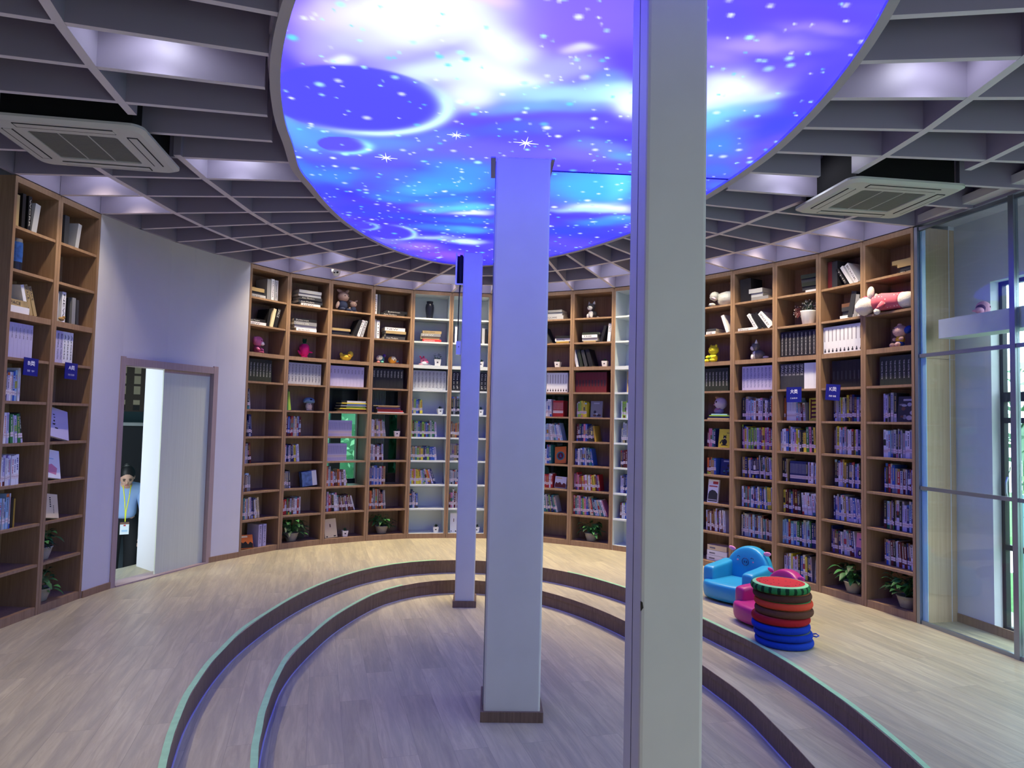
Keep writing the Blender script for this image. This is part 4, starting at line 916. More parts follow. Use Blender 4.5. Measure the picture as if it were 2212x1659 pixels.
row_books(14, 9, .0, 1, cols=['red', 'maroon', 'green', 'pale blue', 'blue', 'white', 'navy', 'black', 'silver', 'pale blue'], hmin=.19, lean=2, **full)
row_books(14, 10, .04, .8, cols=['black', 'lilac', 'navy', 'green', 'yellow', 'blue', 'white', 'white', 'silver'], lean=3, hmin=.19, hmax=.225, **full)
row_books(15, 5, .12, 1, cols=['lilac', 'navy', 'yellow', 'maroon', 'brown', 'mustard', 'black', 'silver', 'white', 'lilac'], hmin=.2, **full)
row_books(15, 6, .14, 1, cols=['lilac', 'navy', 'white', 'brown', 'silver', 'yellow', 'white', 'pale blue', 'black', 'lilac'], hmin=.21, **full)
row_books(15, 7, .14, 1, cols=['mustard', 'black', 'silver', 'white', 'charcoal', 'navy', 'brown', 'blue', 'lilac', 'navy'], hmin=.2, **full)
row_books(15, 8, .13, 1, cols=['navy', 'white', 'lilac', 'silver', 'maroon', 'mustard', 'blue', 'white', 'red', 'navy'], lean=9, hmin=.2, hmax=.225, **full)
row_books(15, 9, .06, .72, cols=['white', 'navy', 'maroon', 'brown', 'silver', 'purple', 'white', 'lilac'], lean=7, hmin=.2, hmax=.23, **full)
row_books(16, 5, .2, .5, cols=['grey', 'silver', 'lilac', 'purple', 'charcoal'], hmin=.21, **full)
row_books(16, 6, .2, 1, cols=['white', 'pale blue', 'black', 'charcoal', 'purple', 'white', 'mustard', 'silver', 'lilac', 'silver'], hmin=.215, **full)
row_books(16, 7, .2, 1, cols=['charcoal', 'navy', 'silver', 'maroon', 'lilac', 'brown', 'blue', 'red', 'grey', 'silver'], hmin=.2, **full)
row_books(16, 8, .2, 1, cols=['purple', 'tan', 'silver', 'grey', 'lilac', 'charcoal', 'navy', 'black', 'brown', 'white', 'pale blue'], hmin=.21, **full)
row_books(16, 9, .2, 1, cols=['brown', 'charcoal', 'white', 'maroon', 'navy', 'blue', 'black', 'white', 'silver', 'lilac'], hmin=.2, lean=5, **full)
L_ = dict(v=.03)
row_books(-2, 5, .0, .44, cols=['blue', 'white', 'navy', 'silver', 'lilac', 'pale blue'], hmin=.2, **L_); row_books(-2, 6, .0, .6, cols=['lilac', 'white', 'pale blue', 'silver', 'black', 'green', 'charcoal'], lean=15, hmin=.19, hmax=.215, **L_)
row_books(-2, 7, .0, .56, cols=['green', 'red', 'lilac', 'white', 'navy', 'white', 'silver'], hmin=.2, hmax=.225, lean=3, **L_); row_books(-2, 8, .0, .38, cols=['white', 'pale blue', 'orange', 'silver', 'lilac', 'pink'], hmin=.18, **L_)
leaning(-2, 8, [.4, .46], [(.022, .21, 'black', 0), (.014, .2, 'mustard', 0)]); row_books(-2, 9, .0, .14, cols=['silver', 'white'], **L_)
# --- upper rows: piles and display books
pile(1, 1, .0, [(.22, .035, 'silver', 0, 'CENTRE VILLE'), (.2, .03, 'charcoal', .0), (.2, .04, 'tan', 0)]); leaning(1, 1, [.48, .60, .70], [(.05, .23, 'grey', 0), (.04, .24, 'white', 0, 'BEAUTIFUL'), (.045, .235, 'silver', 0, 'Centre ville')])
pile(1, 2, .0, [(.24, .036, 'white', 0, 'NEW'), (.23, .034, 'black', .01, 'Asia Modern')]); leaning(1, 2, [.5, .6, .7], [(.035, .2, 'black', 10), (.04, .215, 'cream', 12), (.045, .225, 'black', 14, 'SPACE')], right=True)
pile(2, 1, .24, [(.24, .032, 'white', .03, 'NEW'), (.3, .04, 'charcoal', .0, 'Asia Modern'), (.28, .036, 'charcoal', .01, 'Asia Modern'), (.28, .036, 'silver', 0), (.28, .036, 'silver', 0)])
pile(2, 2, .14, [(.25, .036, 'white', .03, 'BEAUTIFUL YOUTH'), (.27, .035, 'silver', .01), (.28, .04, 'grey', .0, 'Centre ville'), (.28, .036, 'black', .0, 'Butterman')])
pile(3, 2, .02, [(.26, .022, 'black', 0), (.23, .03, 'charcoal', 0), (.24, .03, 'tan', 0)]); leaning(3, 2, [.56, .68, .78], [(.05, .21, 'black', 22), (.035, .215, 'white', 18, 'NEW'), (.03, .21, 'silver', 16, 'BIG')], right=True)
leaning(4, 1, [.0, .1], [(.035, .25, 'white', 0, 'CENTRE'), (.03, .25, 'charcoal', 0)]); pile(4, 1, .2, [(.3, .03, 'black', 0, 'Asia Modern'), (.28, .036, 'black', .06, 'Butterman')])
leaning(4, 2, [.0, .085], [(.032, .24, 'silver', 0), (.036, .225, 'white', 0, 'THE')]); pile(4, 2, .3, [(.27, .04, 'charcoal', 0, 'Asia Modern'), (.26, .034, 'black', .02), (.26, .034, 'tan', .02), (.26, .042, 'white', .01, 'NEW')])
pile(5, 2, .2, [(.24, .034, 'red', .02, 'ENGINEERING'), (.24, .034, 'tan', .0), (.25, .036, 'grey', .0, 'NEW'), (.24, .036, 'tan', .02, 'Ethan Adams')])
leaning(6, 2, [.05, .82, .9], [(.04, .22, 'white', 0), (.035, .2, 'silver', 0), (.03, .19, 'black', 0)])
pile(8, 1, .3, [(.24, .05, 'silver', 0, 'SQUARE'), (.22, .04, 'silver', .0), (.22, .03, 'grey', .0)], v=.04); leaning(8, 2, [.25, .36], [(.035, .2, 'white', 22), (.045, .21, 'charcoal', 24)])
pile(8, 2, .56, [(.17, .024, 'mustard', .02), (.2, .038, 'white', 0, 'ROYAL'), (.19, .03, 'black', .01, 'SPACE')])
pile(9, 2, .18, [(.16, .02, 'tan', .02), (.2, .036, 'silver', 0), (.2, .036, 'white', .0, 'THE'), (.22, .03, 'dark green', 0)]); leaning(9, 2, [.66, .86], [(.035, .2, 'black', 16), (.04, .22, 'white', 5, 'SPACE')], right=True)
leaning(9, 3, [.04, .15, .27, .40], [(.03, .22, 'white', 13), (.04, .215, 'dark green', 14), (.04, .21, 'charcoal', 15), (.05, .215, 'black', 16)])
pile(12, 2, .3, [(.12, .034, 'white', 0, 'THE'), (.12, .03, 'charcoal', 0)]); leaning(12, 2, [.84], [(.035, .2, 'white', 20)])
pile(13, 1, .36, [(.2, .035, 'grey', .02), (.15, .04, 'silver', 0), (.16, .045, 'silver', -.01)], v=.03); leaning(13, 1, [.1], [(.13, .24, 'black', 2)])
pile(13, 2, .02, [(.21, .032, 'white', 0, 'SPACE BY')]); leaning(13, 2, [.5, .62, .73, .84], [(.034, .19, 'white', 33, 'SPACE BY'), (.034, .19, 'black', 34), (.034, .2, 'black', 36), (.045, .2, 'white', 38, 'SPACE BY')])
pile(14, 1, .55, [(.16, .03, 'white', .04, 'ROYAL'), (.24, .036, 'charcoal', .0), (.25, .038, 'dark green', .0), (.25, .036, 'charcoal', -.01), (.25, .038, 'dark green', -.01)], v=.06)
leaning(15, 1, [.06, .17, .52, .64, .76], [(.05, .255, 'maroon', 0), (.06, .25, 'charcoal', 0), (.032, .2, 'black', 34, 'THE'), (.03, .21, 'white', 33), (.04, .22, 'white', 32, 'BOOK')], v=.06)
pile(15, 2, .36, [(.15, .032, 'white', .02, 'ROYAL'), (.14, .036, 'charcoal', .04), (.14, .036, 'charcoal', .04), (.14, .034, 'brown', .03)]); leaning(15, 2, [.6, .74, .84], [(.05, .235, 'charcoal', 12), (.036, .2, 'grey', 10), (.036, .16, 'silver', 8)], right=True)
pile(16, 1, .45, [(.18, .03, 'black', .06, 'THE'), (.17, .03, 'charcoal', .07), (.18, .03, 'tan', .05), (.19, .036, 'tan', -.01)], v=.08)
leaning(-2, 1, [.03, .22, .36, .46], [(.05, .225, 'tan', 0), (.03, .25, 'black', 0), (.03, .25, 'black', 0, 'WORK'), (.05, .215, 'silver', 8)], right=True, v=.03)
pile(-2, 3, .03, [(.2, .05, 'white', .0), (.21, .045, 'tan', -.01, 'SPACE')], v=.03); leaning(-2, 3, [.48, .58, .68], [(.03, .215, 'white', 18), (.03, .225, 'tan', 19, 'SPACE'), (.03, .22, 'tan', 20, 'SPACE')])
leaning(-1, 1, [.16, .46], [(.05, .225, 'charcoal', 0), (.04, .2, 'silver', 8)], right=True, v=.03)
leaning(-1, 3, [.0, .2, .36, .48, .6], [(.05, .215, 'silver', 0), (.042, .235, 'white', 0, 'NEW'), (.02, .2, 'black', 0), (.04, .21, 'grey', 1), (.03, .2, 'charcoal', 2)], v=.03)

FACES = [  # covers turned to the room: bay, row, u, v, w, h, lean back, tilt, cover colour, design, label
    (1, 10, .02, .03, .17, .145, .25, -4, 'orange', 'hills', 'orange and black landscape book propped up at the bottom left of the first bay'),
    (3, 10, .06, .05, .15, .22, .25, 3, 'cream', 'plain', 'thick cream book propped face out beside a small pot, bottom of the third bay'),
    (9, 5, .38, .12, .15, .2, .12, 0, 'grey', 'photo', 'grey picture book standing face out, second bay right of the middle pillar'),
    (8, 7, .58, .10, .15, .21, .2, 5, 'orange', 'disc', 'orange picture book with a round blue emblem leaning back, right of the middle pillar'),
    (8, 8, .58, .10, .15, .14, .15, -2, 'white', 'hills', 'white book with a red landscape low on its cover, right of the middle pillar'),
    (12, 6, .62, .06, .155, .195, .12, 0, 'yellow', 'animal', 'bright yellow picture book with a dark raccoon-like drawing, right of the near pillar'),
    (12, 7, .62, .10, .13, .17, .12, 0, 'navy', 'photo', 'dark blue picture book standing face out, right of the near pillar'),
    (12, 8, .34, .06, .13, .245, .12, 0, 'white', 'poster', 'tall white cover with red characters and a black hill, right of the near pillar'),
    (14, 5, .66, .11, .13, .215, .10, 3, 'yellow', 'waves', 'yellow picture book with red wavy bands, under the blue 大类 sign'),
    (14, 5, .90, .06, .045, .19, .10, -14, 'green', 'waves2', 'green and white picture book edge leaning at the right end under the 大类 sign'),
    (14, 10, .82, .09, .08, .2, .10, 0, 'grey', 'photo', 'grey cover lettered WHY at the bottom right of the bay with the 大类 sign'),
    (15, 9, .70, .08, .13, .215, .10, 0, 'pink', 'portrait', 'pink and purple cover with a small dark-haired portrait, K sign bay'),
    (16, 5, .50, .10, .19, .21, .10, 0, 'charcoal', 'photo', 'dark grey photographic cover standing face out beside the glass partition'),
    (-1, 6, .05, .02, .21, .235, .25, -12, 'lilac', 'calli', 'white book with black brush characters tilted face out, bay with the A sign'),
    (-1, 7, .02, .03, .17, .22, .25, -10, 'white', 'pinkpatch', 'white book with a pink patch tilted face out, bay with the A sign'),
    (-1, 8, .05, .03, .16, .185, .25, -10, 'cream', 'calli2', 'worn cream book propped face out above the potted plant, bay with the A sign'),
    (6, 10, .06, .06, .09, .24, .1, 0, 'white', 'plain', 'narrow white cover standing behind the far pillar at the bottom'),
]
def face_book(f):
    bi, r, u, v, w, h, back, tilt, c, design, lab = f
    T, bw = BAYS[bi]; z = row_z(r) + .002
    t = empty('book', T @ Matrix.Translation((SP + (bw - 2 * SP) * u + w / 2, v, z)) @ Matrix.Rotation(math.radians(-tilt), 4, 'Y') @ Matrix.Translation((0, 0, abs(math.sin(math.radians(tilt))) * w / 2)) @ Matrix.Rotation(-back, 4, 'X'), lab, 'book', 'books standing face out')
    m = MB(); th = .02
    m.box(-w / 2, 0, 0, w / 2, .002, h, cm(c)); m.box(-w / 2, .002, .002, w / 2 - .002, th - .002, h - .002, PAGE); m.box(-w / 2, th - .002, 0, w / 2, th, h, cm(c)); m.box(-w / 2 - .001, 0, 0, -w / 2, th, h, cm(c))
    m.build('cover', t)
    m = MB(); e = -.0006
    def P(pts, mm, k=1): m.add([(x * w - w / 2, e * k, z_ * h) for x, z_ in pts], [tuple(range(len(pts)))], mm)
    def circ(cx, cz, rx, rz, mm, k=1, n=20): P([(cx + rx * math.cos(2 * PI * i / n), cz + rz * math.sin(2 * PI * i / n)) for i in range(n)], mm, k)
    def R(x0, z0, x1, z1, mm, k=1): P([(x0, z0), (x1, z0), (x1, z1), (x0, z1)], mm, k)
    K = cm('black')
    if design == 'hills': P([(.02, .03), (.98, .03), (.98, .34), (.8, .48), (.62, .3), (.45, .52), (.25, .4), (.1, .5), (.02, .3)], K if c == 'orange' else cm('maroon')); R(.1, .8, .6, .92, cm('cream'))
    elif design == 'plain': R(.44, .55, .54, .72, cm('brown')); R(.1, .04, .22, .1, K); R(.7, .04, .88, .1, K)
    elif design == 'photo':
        rg = random.Random(bi * 10 + r)
        for k in range(9): circ(rg.uniform(.2, .8), rg.uniform(.1, .7), rg.uniform(.06, .18), rg.uniform(.03, .1), cm(rg.choice(['charcoal', 'grey', 'brown', 'silver'] if c != 'navy' else ['charcoal', 'teal', 'black'])), 1 + k * .2)
        R(.25, .82, .75, .9, cm('silver'), 2)
    elif design == 'disc': circ(.5, .45, .36, .26, cm('teal')); circ(.5, .45, .26, .19, cm('maroon'), 1.5); P([(.5, .6), (.42, .38), (.62, .36)], cm('purple'), 2)
    elif design == 'animal':
        circ(.48, .3, .2, .16, K); circ(.48, .55, .13, .09, K, 1.1); P([(.38, .6), (.36, .7), (.46, .63)], K, 1.2); P([(.58, .6), (.6, .7), (.5, .63)], K, 1.2); circ(.48, .5, .06, .03, cm('cream'), 2)
        P([(.1, .25), (.3, .45), (.32, .4), (.16, .18)], K, 1.3); P([(.2, .1), (.8, .1), (.6, .16), (.3, .16)], K, 1.4); R(.62, .78, .9, .8, K)
    elif design == 'poster': P([(.05, .05), (.95, .05), (.95, .4), (.7, .52), (.4, .55), (.15, .48), (.05, .35)], cm('charcoal')); R(.1, .68, .9, .73, INKR); R(.45, .8, .95, .92, INKR); R(.05, .1, .9, .14, cm('silver'), 2)
    elif design == 'waves':
        R(.1, .08, .2, .95, cm('maroon'))
        for k in range(5): R(.12, .12 + k * .18, .62, .2 + k * .18, cm('maroon')); circ(.62, .16 + k * .18, .06, .04, cm('maroon'), 1.2)
        R(.66, .05, .98, .95, cm('brown'), 1.1)
    elif design == 'waves2':
        for k in range(4): circ(.5, .2 + k * .2, .4, .06, cm('white'))
    elif design == 'portrait': R(0, 0, 1, .42, cm('purple')); circ(.3, .2, .13, .12, K, 1.5); circ(.32, .2, .07, .07, cm('cream'), 2); R(.2, .72, .8, .78, cm('purple'))
    elif design == 'calli':
        rg = random.Random(4)
        for k in range(4): 
            for j in range(4): x = .22 + rg.uniform(-.03, .05); z_ = .76 - k * .11; R(x + rg.uniform(-.05, .03), z_ + rg.uniform(-.03, .03), x + rg.uniform(.03, .08), z_ + rg.uniform(.01, .04), K, 1 + j * .2)
        R(.26, .3, .42, .34, K)
    elif design == 'calli2':
        for k in range(5): R(.42, .45 + k * .09, .52, .5 + k * .09, K)
        for k in range(5): R(.66, .2 + k * .07, .7, .25 + k * .07, K)
    elif design == 'pinkpatch': P([(.05, .2), (.7, .12), (.8, .36), (.45, .5), (.1, .42)], cm('pink')); R(.1, .66, .6, .7, cm('pale blue'))
    if m.f: m.build('cover_design', t)
    if design == 'photo' and bi == 14: lettering('WHY', w * .7, h * .14, INKW, t, Matrix.Translation((-w * .35, -.003, h * .78)))
    return t
for f in FACES: face_book(f)

# rank: the 300 that show largest are objects, the rest one mesh
CAMP = Vector((0, 0, 1.5))
def shows(B):
    T, w = BAYS[B['b']]; p = book_matrix(B) @ Vector((B['w'] / 2, 0, B['h'] / 2)); d = p - CAMP; n = (T.to_3x3() @ Vector((0, 1, 0)))
    c = abs(d.normalized().dot(n)); y = 1106 + 1500 * d.x / d.y
    if y < -15 or B['b'] in (7, 11): return 0
    return B['w'] * B['h'] * c / d.length_squared
RANKED = sorted(range(len(BOOKS)), key=lambda i: -shows(BOOKS[i]))
TOP = set(RANKED[:283])
ROWN = {1: 'top shelf', 2: 'second shelf down', 3: 'third shelf down', 4: 'fourth shelf down', 5: 'fifth shelf down', 6: 'sixth shelf down', 7: 'seventh shelf down', 8: 'third shelf up', 9: 'second shelf up', 10: 'bottom shelf'}
SHORT = {-2: 'B sign bay', -1: 'A sign bay', 1: 'first bay by the doorway', 2: 'second bay from doorway', 3: 'third bay from doorway', 4: 'fourth bay from doorway', 5: 'white bay left of far pillar', 6: 'white bay behind far pillar',
         8: 'first bay right of middle pillar', 9: 'second bay right of middle pillar', 10: 'white bay by near pillar', 12: 'first bay right of near pillar', 13: 'second bay right of near pillar', 14: '大类 sign bay', 15: 'K sign bay', 16: 'bay beside the glass'}
stuff = MB(); cnt = {}
def title(B, par=None):
    """lettering running down the spine"""
    w, h = B['w'], B['h']; tx = B['text']; ink = B['ink'] or (INKD if B['c'] in LIGHTC else INKW)
    if B['pose'] == 'lying': f, hh, z1 = (.55, .5, .9)
    else: f, hh, z1 = {'SPACE': (.42, .62, .95), 'NATURE': (.3, .25, .86), 'THE HOTEL BOOK': (.62, .32, .84), 'TOP DECO': (.34, .4, .9), 'ALIAS': (.2, .3, .84), 'CENTRE DE RECHERCHE': (.86, .3, .93)}.get(tx, (.8, .42, .92))
    L = h * f; s = w * hh
    # text frame: x -> down the spine, z(up of letters) -> +x of the book
    T = Matrix.Translation((w / 2 - s / 2, -.0012, h * z1)) @ Matrix.Rotation(PI / 2, 4, 'Y')
    return tx, L, s, ink, T
for i, B in enumerate(BOOKS):
    k = (B['b'], B['r']); cnt[k] = cnt.get(k, 0) + 1; B['n'] = cnt[k]
for i, B in enumerate(BOOKS):
    mb = book_parts(B); Mx = book_matrix(B)
    if i in TOP:
        o = mb.build('book'); o.matrix_world = Mx
        pose = {'lying': 'flat', 'standing': ''}[B['pose']] if abs(B['a']) < .12 or B['pose'] == 'lying' else 'leaning'
        tone = (pose + ' ' + B['c']).strip(); what = 'book'
        if B['kind'] in ('set', 'figure', 'plain'): what = 'volume' + (' lettered ' + B['text'] if B['text'] and 'KELLY' not in B['text'] else ' of a matching set')
        lab = '%s %s, %s%s on the %s, %s' % (tone, what, ORD[B['n'] - 1], ' from left' if B['pose'] != 'lying' else ' in the pile', ROWN[B['r']], SHORT[B['b']])
        if len(lab.split()) > 16: lab = '%s %s, %s, %s, %s' % (tone, what, ORD[B['n'] - 1], ROWN[B['r']], SHORT[B['b']])
        if len(lab.split()) > 16: lab = lab.replace(' from left', '').replace('right of ', 'by ')
        tag(o, lab, 'book', 'books in the %s' % SHORT[B['b']])
        if B['text']:
            tx, L, s, ink, T = title(B); lettering(tx, L, s, ink, o, T)
    else:
        for v, f, mi in ((mb.v, mb.f, mb.m),):
            kk = len(stuff.v); stuff.v += [tuple(Mx @ Vector(q)) for q in v]; ids = [stuff.mi(m) for m in mb.mats]
            stuff.f += [tuple(a + kk for a in q) for q in f]; stuff.m += [ids[a] for a in mi]
        if B['text'] and B['b'] in (2, 3, 4, 5, 1, 12, 6, 9):
            tx, L, s, ink, T = title(B); me, tw, th = text_mesh(tx)
            X = Mx @ T @ Matrix.Rotation(PI / 2, 4, 'X') @ Matrix.Diagonal((L / tw, s / th, 1, 1))
            stuff.add([v.co for v in me.vertices], [tuple(p.vertices) for p in me.polygons], ink, X)
so = stuff.build('small_distant_books')
tag(so, 'rows of small library books filling the farther bookcase shelves', 'books', kind='stuff')

# ------------------------------------------------------------ things standing on the shelves
def on(bi, r, u, v=.14, rz=0):
    T, w = BAYS[bi]
    return T @ Matrix.Translation((SP + (w - 2 * SP) * u, v, row_z(r) + .001)) @ Matrix.Rotation(rz, 4, 'Z')
def plush(c, nm=None): return mat('plush_' + (nm or '%d_%d_%d' % c), srgb(*c), .95, spec=.1, bump=.6, bscale=140)
def part(t, name, els, m, smooth=True, noise_=0):
    b = MB()
    for e in els:
        c, r = e[0], e[1]; rot = Matrix.Rotation(math.radians(e[2]), 3, e[3]) if len(e) > 2 else None
        b.ell(c, r, m, rot=rot, noise_=noise_)
    return b.build(name, t, smooth=smooth)
EYE = mat('black_plastic_eye', (.01, .01, .012), .25)
def toy(name, bi, r, u, label, v=.13, rz=0, s=1.0, group=None, cat='plush toy'):
    return empty(name, on(bi, r, u, v, rz) @ Matrix.Scale(s, 4), label, cat, group)
# pink puppy
t = toy('plush_puppy', 1, 3, .42, 'pink plush puppy with white muzzle sitting on the third shelf, first bay', rz=.4)
PK = plush((215, 120, 165)); PKW = plush((235, 225, 232)); PD = plush((150, 70, 105))
part(t, 'body', [((0, 0, .05), (.045, .04, .055)), ((-.03, -.04, .015), (.018, .03, .014)), ((.03, -.04, .015), (.018, .03, .014))], PD)
part(t, 'arm', [((.042, -.03, .05), (.014, .03, .014), 25, 'X')], PK); part(t, 'arm', [((-.042, -.03, .05), (.014, .03, .014), 25, 'X')], PK)
part(t, 'head', [((0, -.005, .135), (.062, .055, .056))], PK); part(t, 'muzzle', [((.018, -.052, .112), (.03, .022, .022))], PKW)
part(t, 'ear', [((.062, -.005, .15), (.018, .02, .034), 25, 'Y')], PK); part(t, 'ear', [((-.062, -.005, .15), (.018, .02, .034), -25, 'Y')], PK)
part(t, 'eye', [((-.01, -.055, .14), (.007, .005, .009))], EYE); part(t, 'eye', [((.03, -.051, .14), (.007, .005, .009))], EYE); part(t, 'nose', [((.02, -.075, .117), (.007, .005, .005))], EYE)
# magenta fruit
MG = plush((205, 40, 125)); GR = plush((40, 140, 80)); GD = plush((25, 70, 45))
t = toy('plush_fruit', 2, 3, .52, 'magenta plush fruit with green leafy crown and little arms, second bay')
b = MB(); b.lathe([(0, .005), (.03, .012), (.05, .05), (.06, .1), (.055, .14), (.03, .165), (0, .17)], MG, seg=24, cap=False); b.build('body', t, smooth=True)
part(t, 'cap', [((0, 0, .165), (.03, .03, .012))], GR)
b = MB()
for a in (-.5, -.15, .2, .5): b.tube([(0, 0, .165), (math.sin(a) * .03, 0, .2), (math.sin(a) * .05, -.005, .23)], [.012, .012, .002], GD)
b.build('leaves', t, smooth=True)
part(t, 'arm', [((-.065, -.01, .06), (.012, .012, .032), -35, 'Y')], MG); part(t, 'arm', [((.072, -.01, .075), (.03, .012, .01), 10, 'Y')], MG)
part(t, 'foot', [((-.02, -.015, .012), (.016, .022, .012))], MG); part(t, 'foot', [((.02, -.015, .012), (.016, .022, .012))], MG)
# duck
YD = plush((238, 212, 80)); OD = plush((225, 165, 60))
t = toy('plush_duck', 3, 3, .5, 'plain yellow plush duck lying on the third shelf, third bay', rz=-.2)
part(t, 'body', [((-.01, 0, .045), (.068, .05, .042)), ((-.06, 0, .075), (.022, .02, .03), -30, 'Y')], YD); part(t, 'head', [((.045, -.01, .085), (.034, .034, .04))], YD); part(t, 'wing', [((-.005, -.045, .05), (.04, .015, .022))], YD); part(t, 'beak', [((.02, -.045, .07), (.02, .02, .012))], OD)
# two round toys
t = toy('plush_ball_owl', 4, 3, .26, 'round blue and white plush ball toy with coloured feet, fourth bay', rz=-.3)
part(t, 'body', [((0, 0, .052), (.056, .05, .05))], plush((70, 120, 150))); part(t, 'face', [((-.006, -.016, .062), (.045, .042, .038))], plush((235, 232, 215))); part(t, 'foot', [((-.02, -.045, .016), (.022, .018, .012))], plush((235, 140, 140))); part(t, 'foot', [((.03, -.045, .016), (.02, .018, .012))], plush((120, 205, 180)))
part(t, 'crest', [((.05, 0, .1), (.02, .02, .02))], plush((80, 60, 150))); part(t, 'eye', [((-.02, -.056, .075), (.004, .003, .004))], EYE); part(t, 'eye', [((.012, -.057, .075), (.004, .003, .004))], EYE)
t = toy('plush_ball_lion', 4, 3, .60, 'round orange and cream plush ball toy with coloured tail, fourth bay', rz=.3)
part(t, 'body', [((0, 0, .05), (.055, .05, .048))], plush((230, 175, 70))); part(t, 'face', [((.002, -.016, .06), (.042, .04, .036))], plush((238, 230, 205))); part(t, 'tail', [((.07, 0, .035), (.03, .015, .014), -20, 'Y'), ], plush((110, 190, 210))); part(t, 'foot', [((.06, -.02, .014), (.025, .015, .012))], plush((225, 130, 100))); part(t, 'muzzle', [((.002, -.054, .05), (.01, .006, .007))], EYE); part(t, 'eye', [((-.016, -.053, .07), (.004, .003, .004))], EYE); part(t, 'eye', [((.018, -.053, .07), (.004, .003, .004))], EYE)
# rabbits on the top shelf
RB = plush((190, 165, 155)); RD = mat('denim_cloth', srgb(42, 52, 82), .9)
def rabbit(name, bi, r, u, s, label, rz, dress=RD, fur=RB):
    t = toy(name, bi, r, u, label, v=.14, rz=rz, s=s)
    part(t, 'head', [((0, -.01, .175), (.07, .06, .06))], fur)
    part(t, 'ear', [((-.045, 0, .235), (.045, .014, .019), 12, 'Y')], fur); part(t, 'ear', [((.055, 0, .24), (.042, .014, .018), -38, 'Y')], fur)
    part(t, 'body', [((0, 0, .07), (.065, .055, .07))], dress); part(t, 'leg', [((-.045, -.05, .022), (.024, .045, .02))], dress); part(t, 'leg', [((.045, -.05, .022), (.024, .045, .02))], dress)
    part(t, 'arm', [((-.078, -.01, .07), (.02, .02, .045), 18, 'Y')], fur); part(t, 'eye', [((-.02, -.065, .18), (.006, .004, .008))], EYE); part(t, 'eye', [((.032, -.064, .18), (.006, .004, .008))], EYE)
rabbit('plush_rabbit', 3, 1, .36, 1.05, 'large plush rabbit in dark blue overalls on the top shelf, third bay', .3)
rabbit('plush_rabbit', 3, 1, .64, .6, 'small plush rabbit leaning on the large one, top shelf, third bay', -.2)
# blue mushroom toy
t = toy('plush_mushroom', 2, 5, .7, 'blue capped plush mushroom figure standing on the fifth shelf, second bay')
part(t, 'stem', [((0, 0, .05), (.04, .036, .052)), ((-.018, -.01, .012), (.018, .02, .012)), ((.018, -.01, .012), (.018, .02, .012))], plush((215, 200, 185))); part(t, 'cap', [((0, 0, .12), (.066, .058, .036)), ((-.05, 0, .108), (.02, .03, .02)), ((.05, 0, .108), (.02, .03, .02))], plush((120, 155, 185)))
part(t, 'eye', [((-.012, -.035, .075), (.004, .003, .005))], EYE); part(t, 'eye', [((.014, -.035, .075), (.004, .003, .005))], EYE); part(t, 'emblem', [((.0, -.05, .13), (.018, .01, .01))], plush((30, 40, 60)))
# pink piglet whale with fin
t = toy('plush_dolphin', 5, 3, .33, 'pink and white plush dolphin-like toy beside a white potted plant', rz=.3)
part(t, 'body', [((0, 0, .055), (.05, .045, .045))], plush((230, 130, 165))); part(t, 'belly', [((.0, -.014, .03), (.05, .045, .028))], plush((240, 235, 238))); part(t, 'fin', [((-.01, 0, .105), (.014, .01, .02), 15, 'Y'), ((-.045, .0, .1), (.012, .01, .03), -40, 'Y')], plush((190, 70, 110))); part(t, 'flipper', [((-.05, -.02, .012), (.03, .018, .01), 10, 'Y')], plush((240, 170, 195))); part(t, 'flipper', [((.055, -.02, .012), (.03, .018, .01), -10, 'Y')], plush((238, 230, 235)))
part(t, 'eye', [((-.03, -.04, .06), (.005, .004, .008))], EYE); part(t, 'snout', [((.02, -.048, .045), (.024, .014, .012))], plush((225, 110, 150)))
# dark vase
VAS = mat('dark_blue_glaze', srgb(22, 26, 44), .3, bump=.5, bscale=35)
t = toy('vase', 5, 1, .45, 'tall dark blue patterned vase on the top white shelf', cat='vase')
b = MB(); b.lathe([(0, .0), (.036, .0), (.04, .02), (.052, .1), (.056, .15), (.05, .19), (.036, .205), (.04, .225), (.034, .225), (.03, .205), (0, .2)], VAS, seg=32, cap=False); b.build('body', t, smooth=True)
b = MB(); b.lathe([(.036, .198), (.043, .224), (.043, .23), (.034, .23), (.033, .2)], VAS, seg=32, cap=False); b.build('rim', t, smooth=True)
# huskies
def husky(bi, r, u, s, rz, label, grey, side=False):
    t = toy('plush_husky', bi, r, u, label, rz=rz, s=s); G = plush(grey); Wp = plush((222, 222, 226))
    part(t, 'body', [((0, .015, .055), (.05, .06, .055))], G); part(t, 'chest', [((0, -.03, .055), (.034, .026, .045))], Wp)
    part(t, 'leg', [((-.028, -.055, .03), (.014, .016, .03))], Wp); part(t, 'leg', [((.028, -.055, .03), (.014, .016, .03))], Wp)
    part(t, 'head', [((0, -.02, .145), (.05, .045, .046))], G); part(t, 'muzzle', [((0, -.05, .13), (.036, .026, .028))], Wp)
    for sx in (-1, 1):
        b = MB(); b.lathe([(0, .045), (.012, .02), (.018, 0), (0, 0)], Wp, Matrix.Translation((sx * .033, -.012, .178)) @ Matrix.Rotation(sx * .25, 4, 'Y'), 10, cap=False); b.build('ear', t, smooth=True)
        part(t, 'eye', [((sx * .017, -.064, .152), (.005, .004, .005))], EYE)
    part(t, 'nose', [((0, -.078, .136), (.006, .005, .005))], EYE); part(t, 'tail', [((.02, .08, .03), (.014, .035, .014))], Wp)
husky(9, 1, .38, 1.0, -.25, 'grey and white plush husky sitting on the top shelf, right of the middle pillar', (62, 64, 72))
husky(13, 3, .42, .95, -1.0, 'grey and white plush puppy looking left, third shelf right of the near pillar', (110, 112, 118))
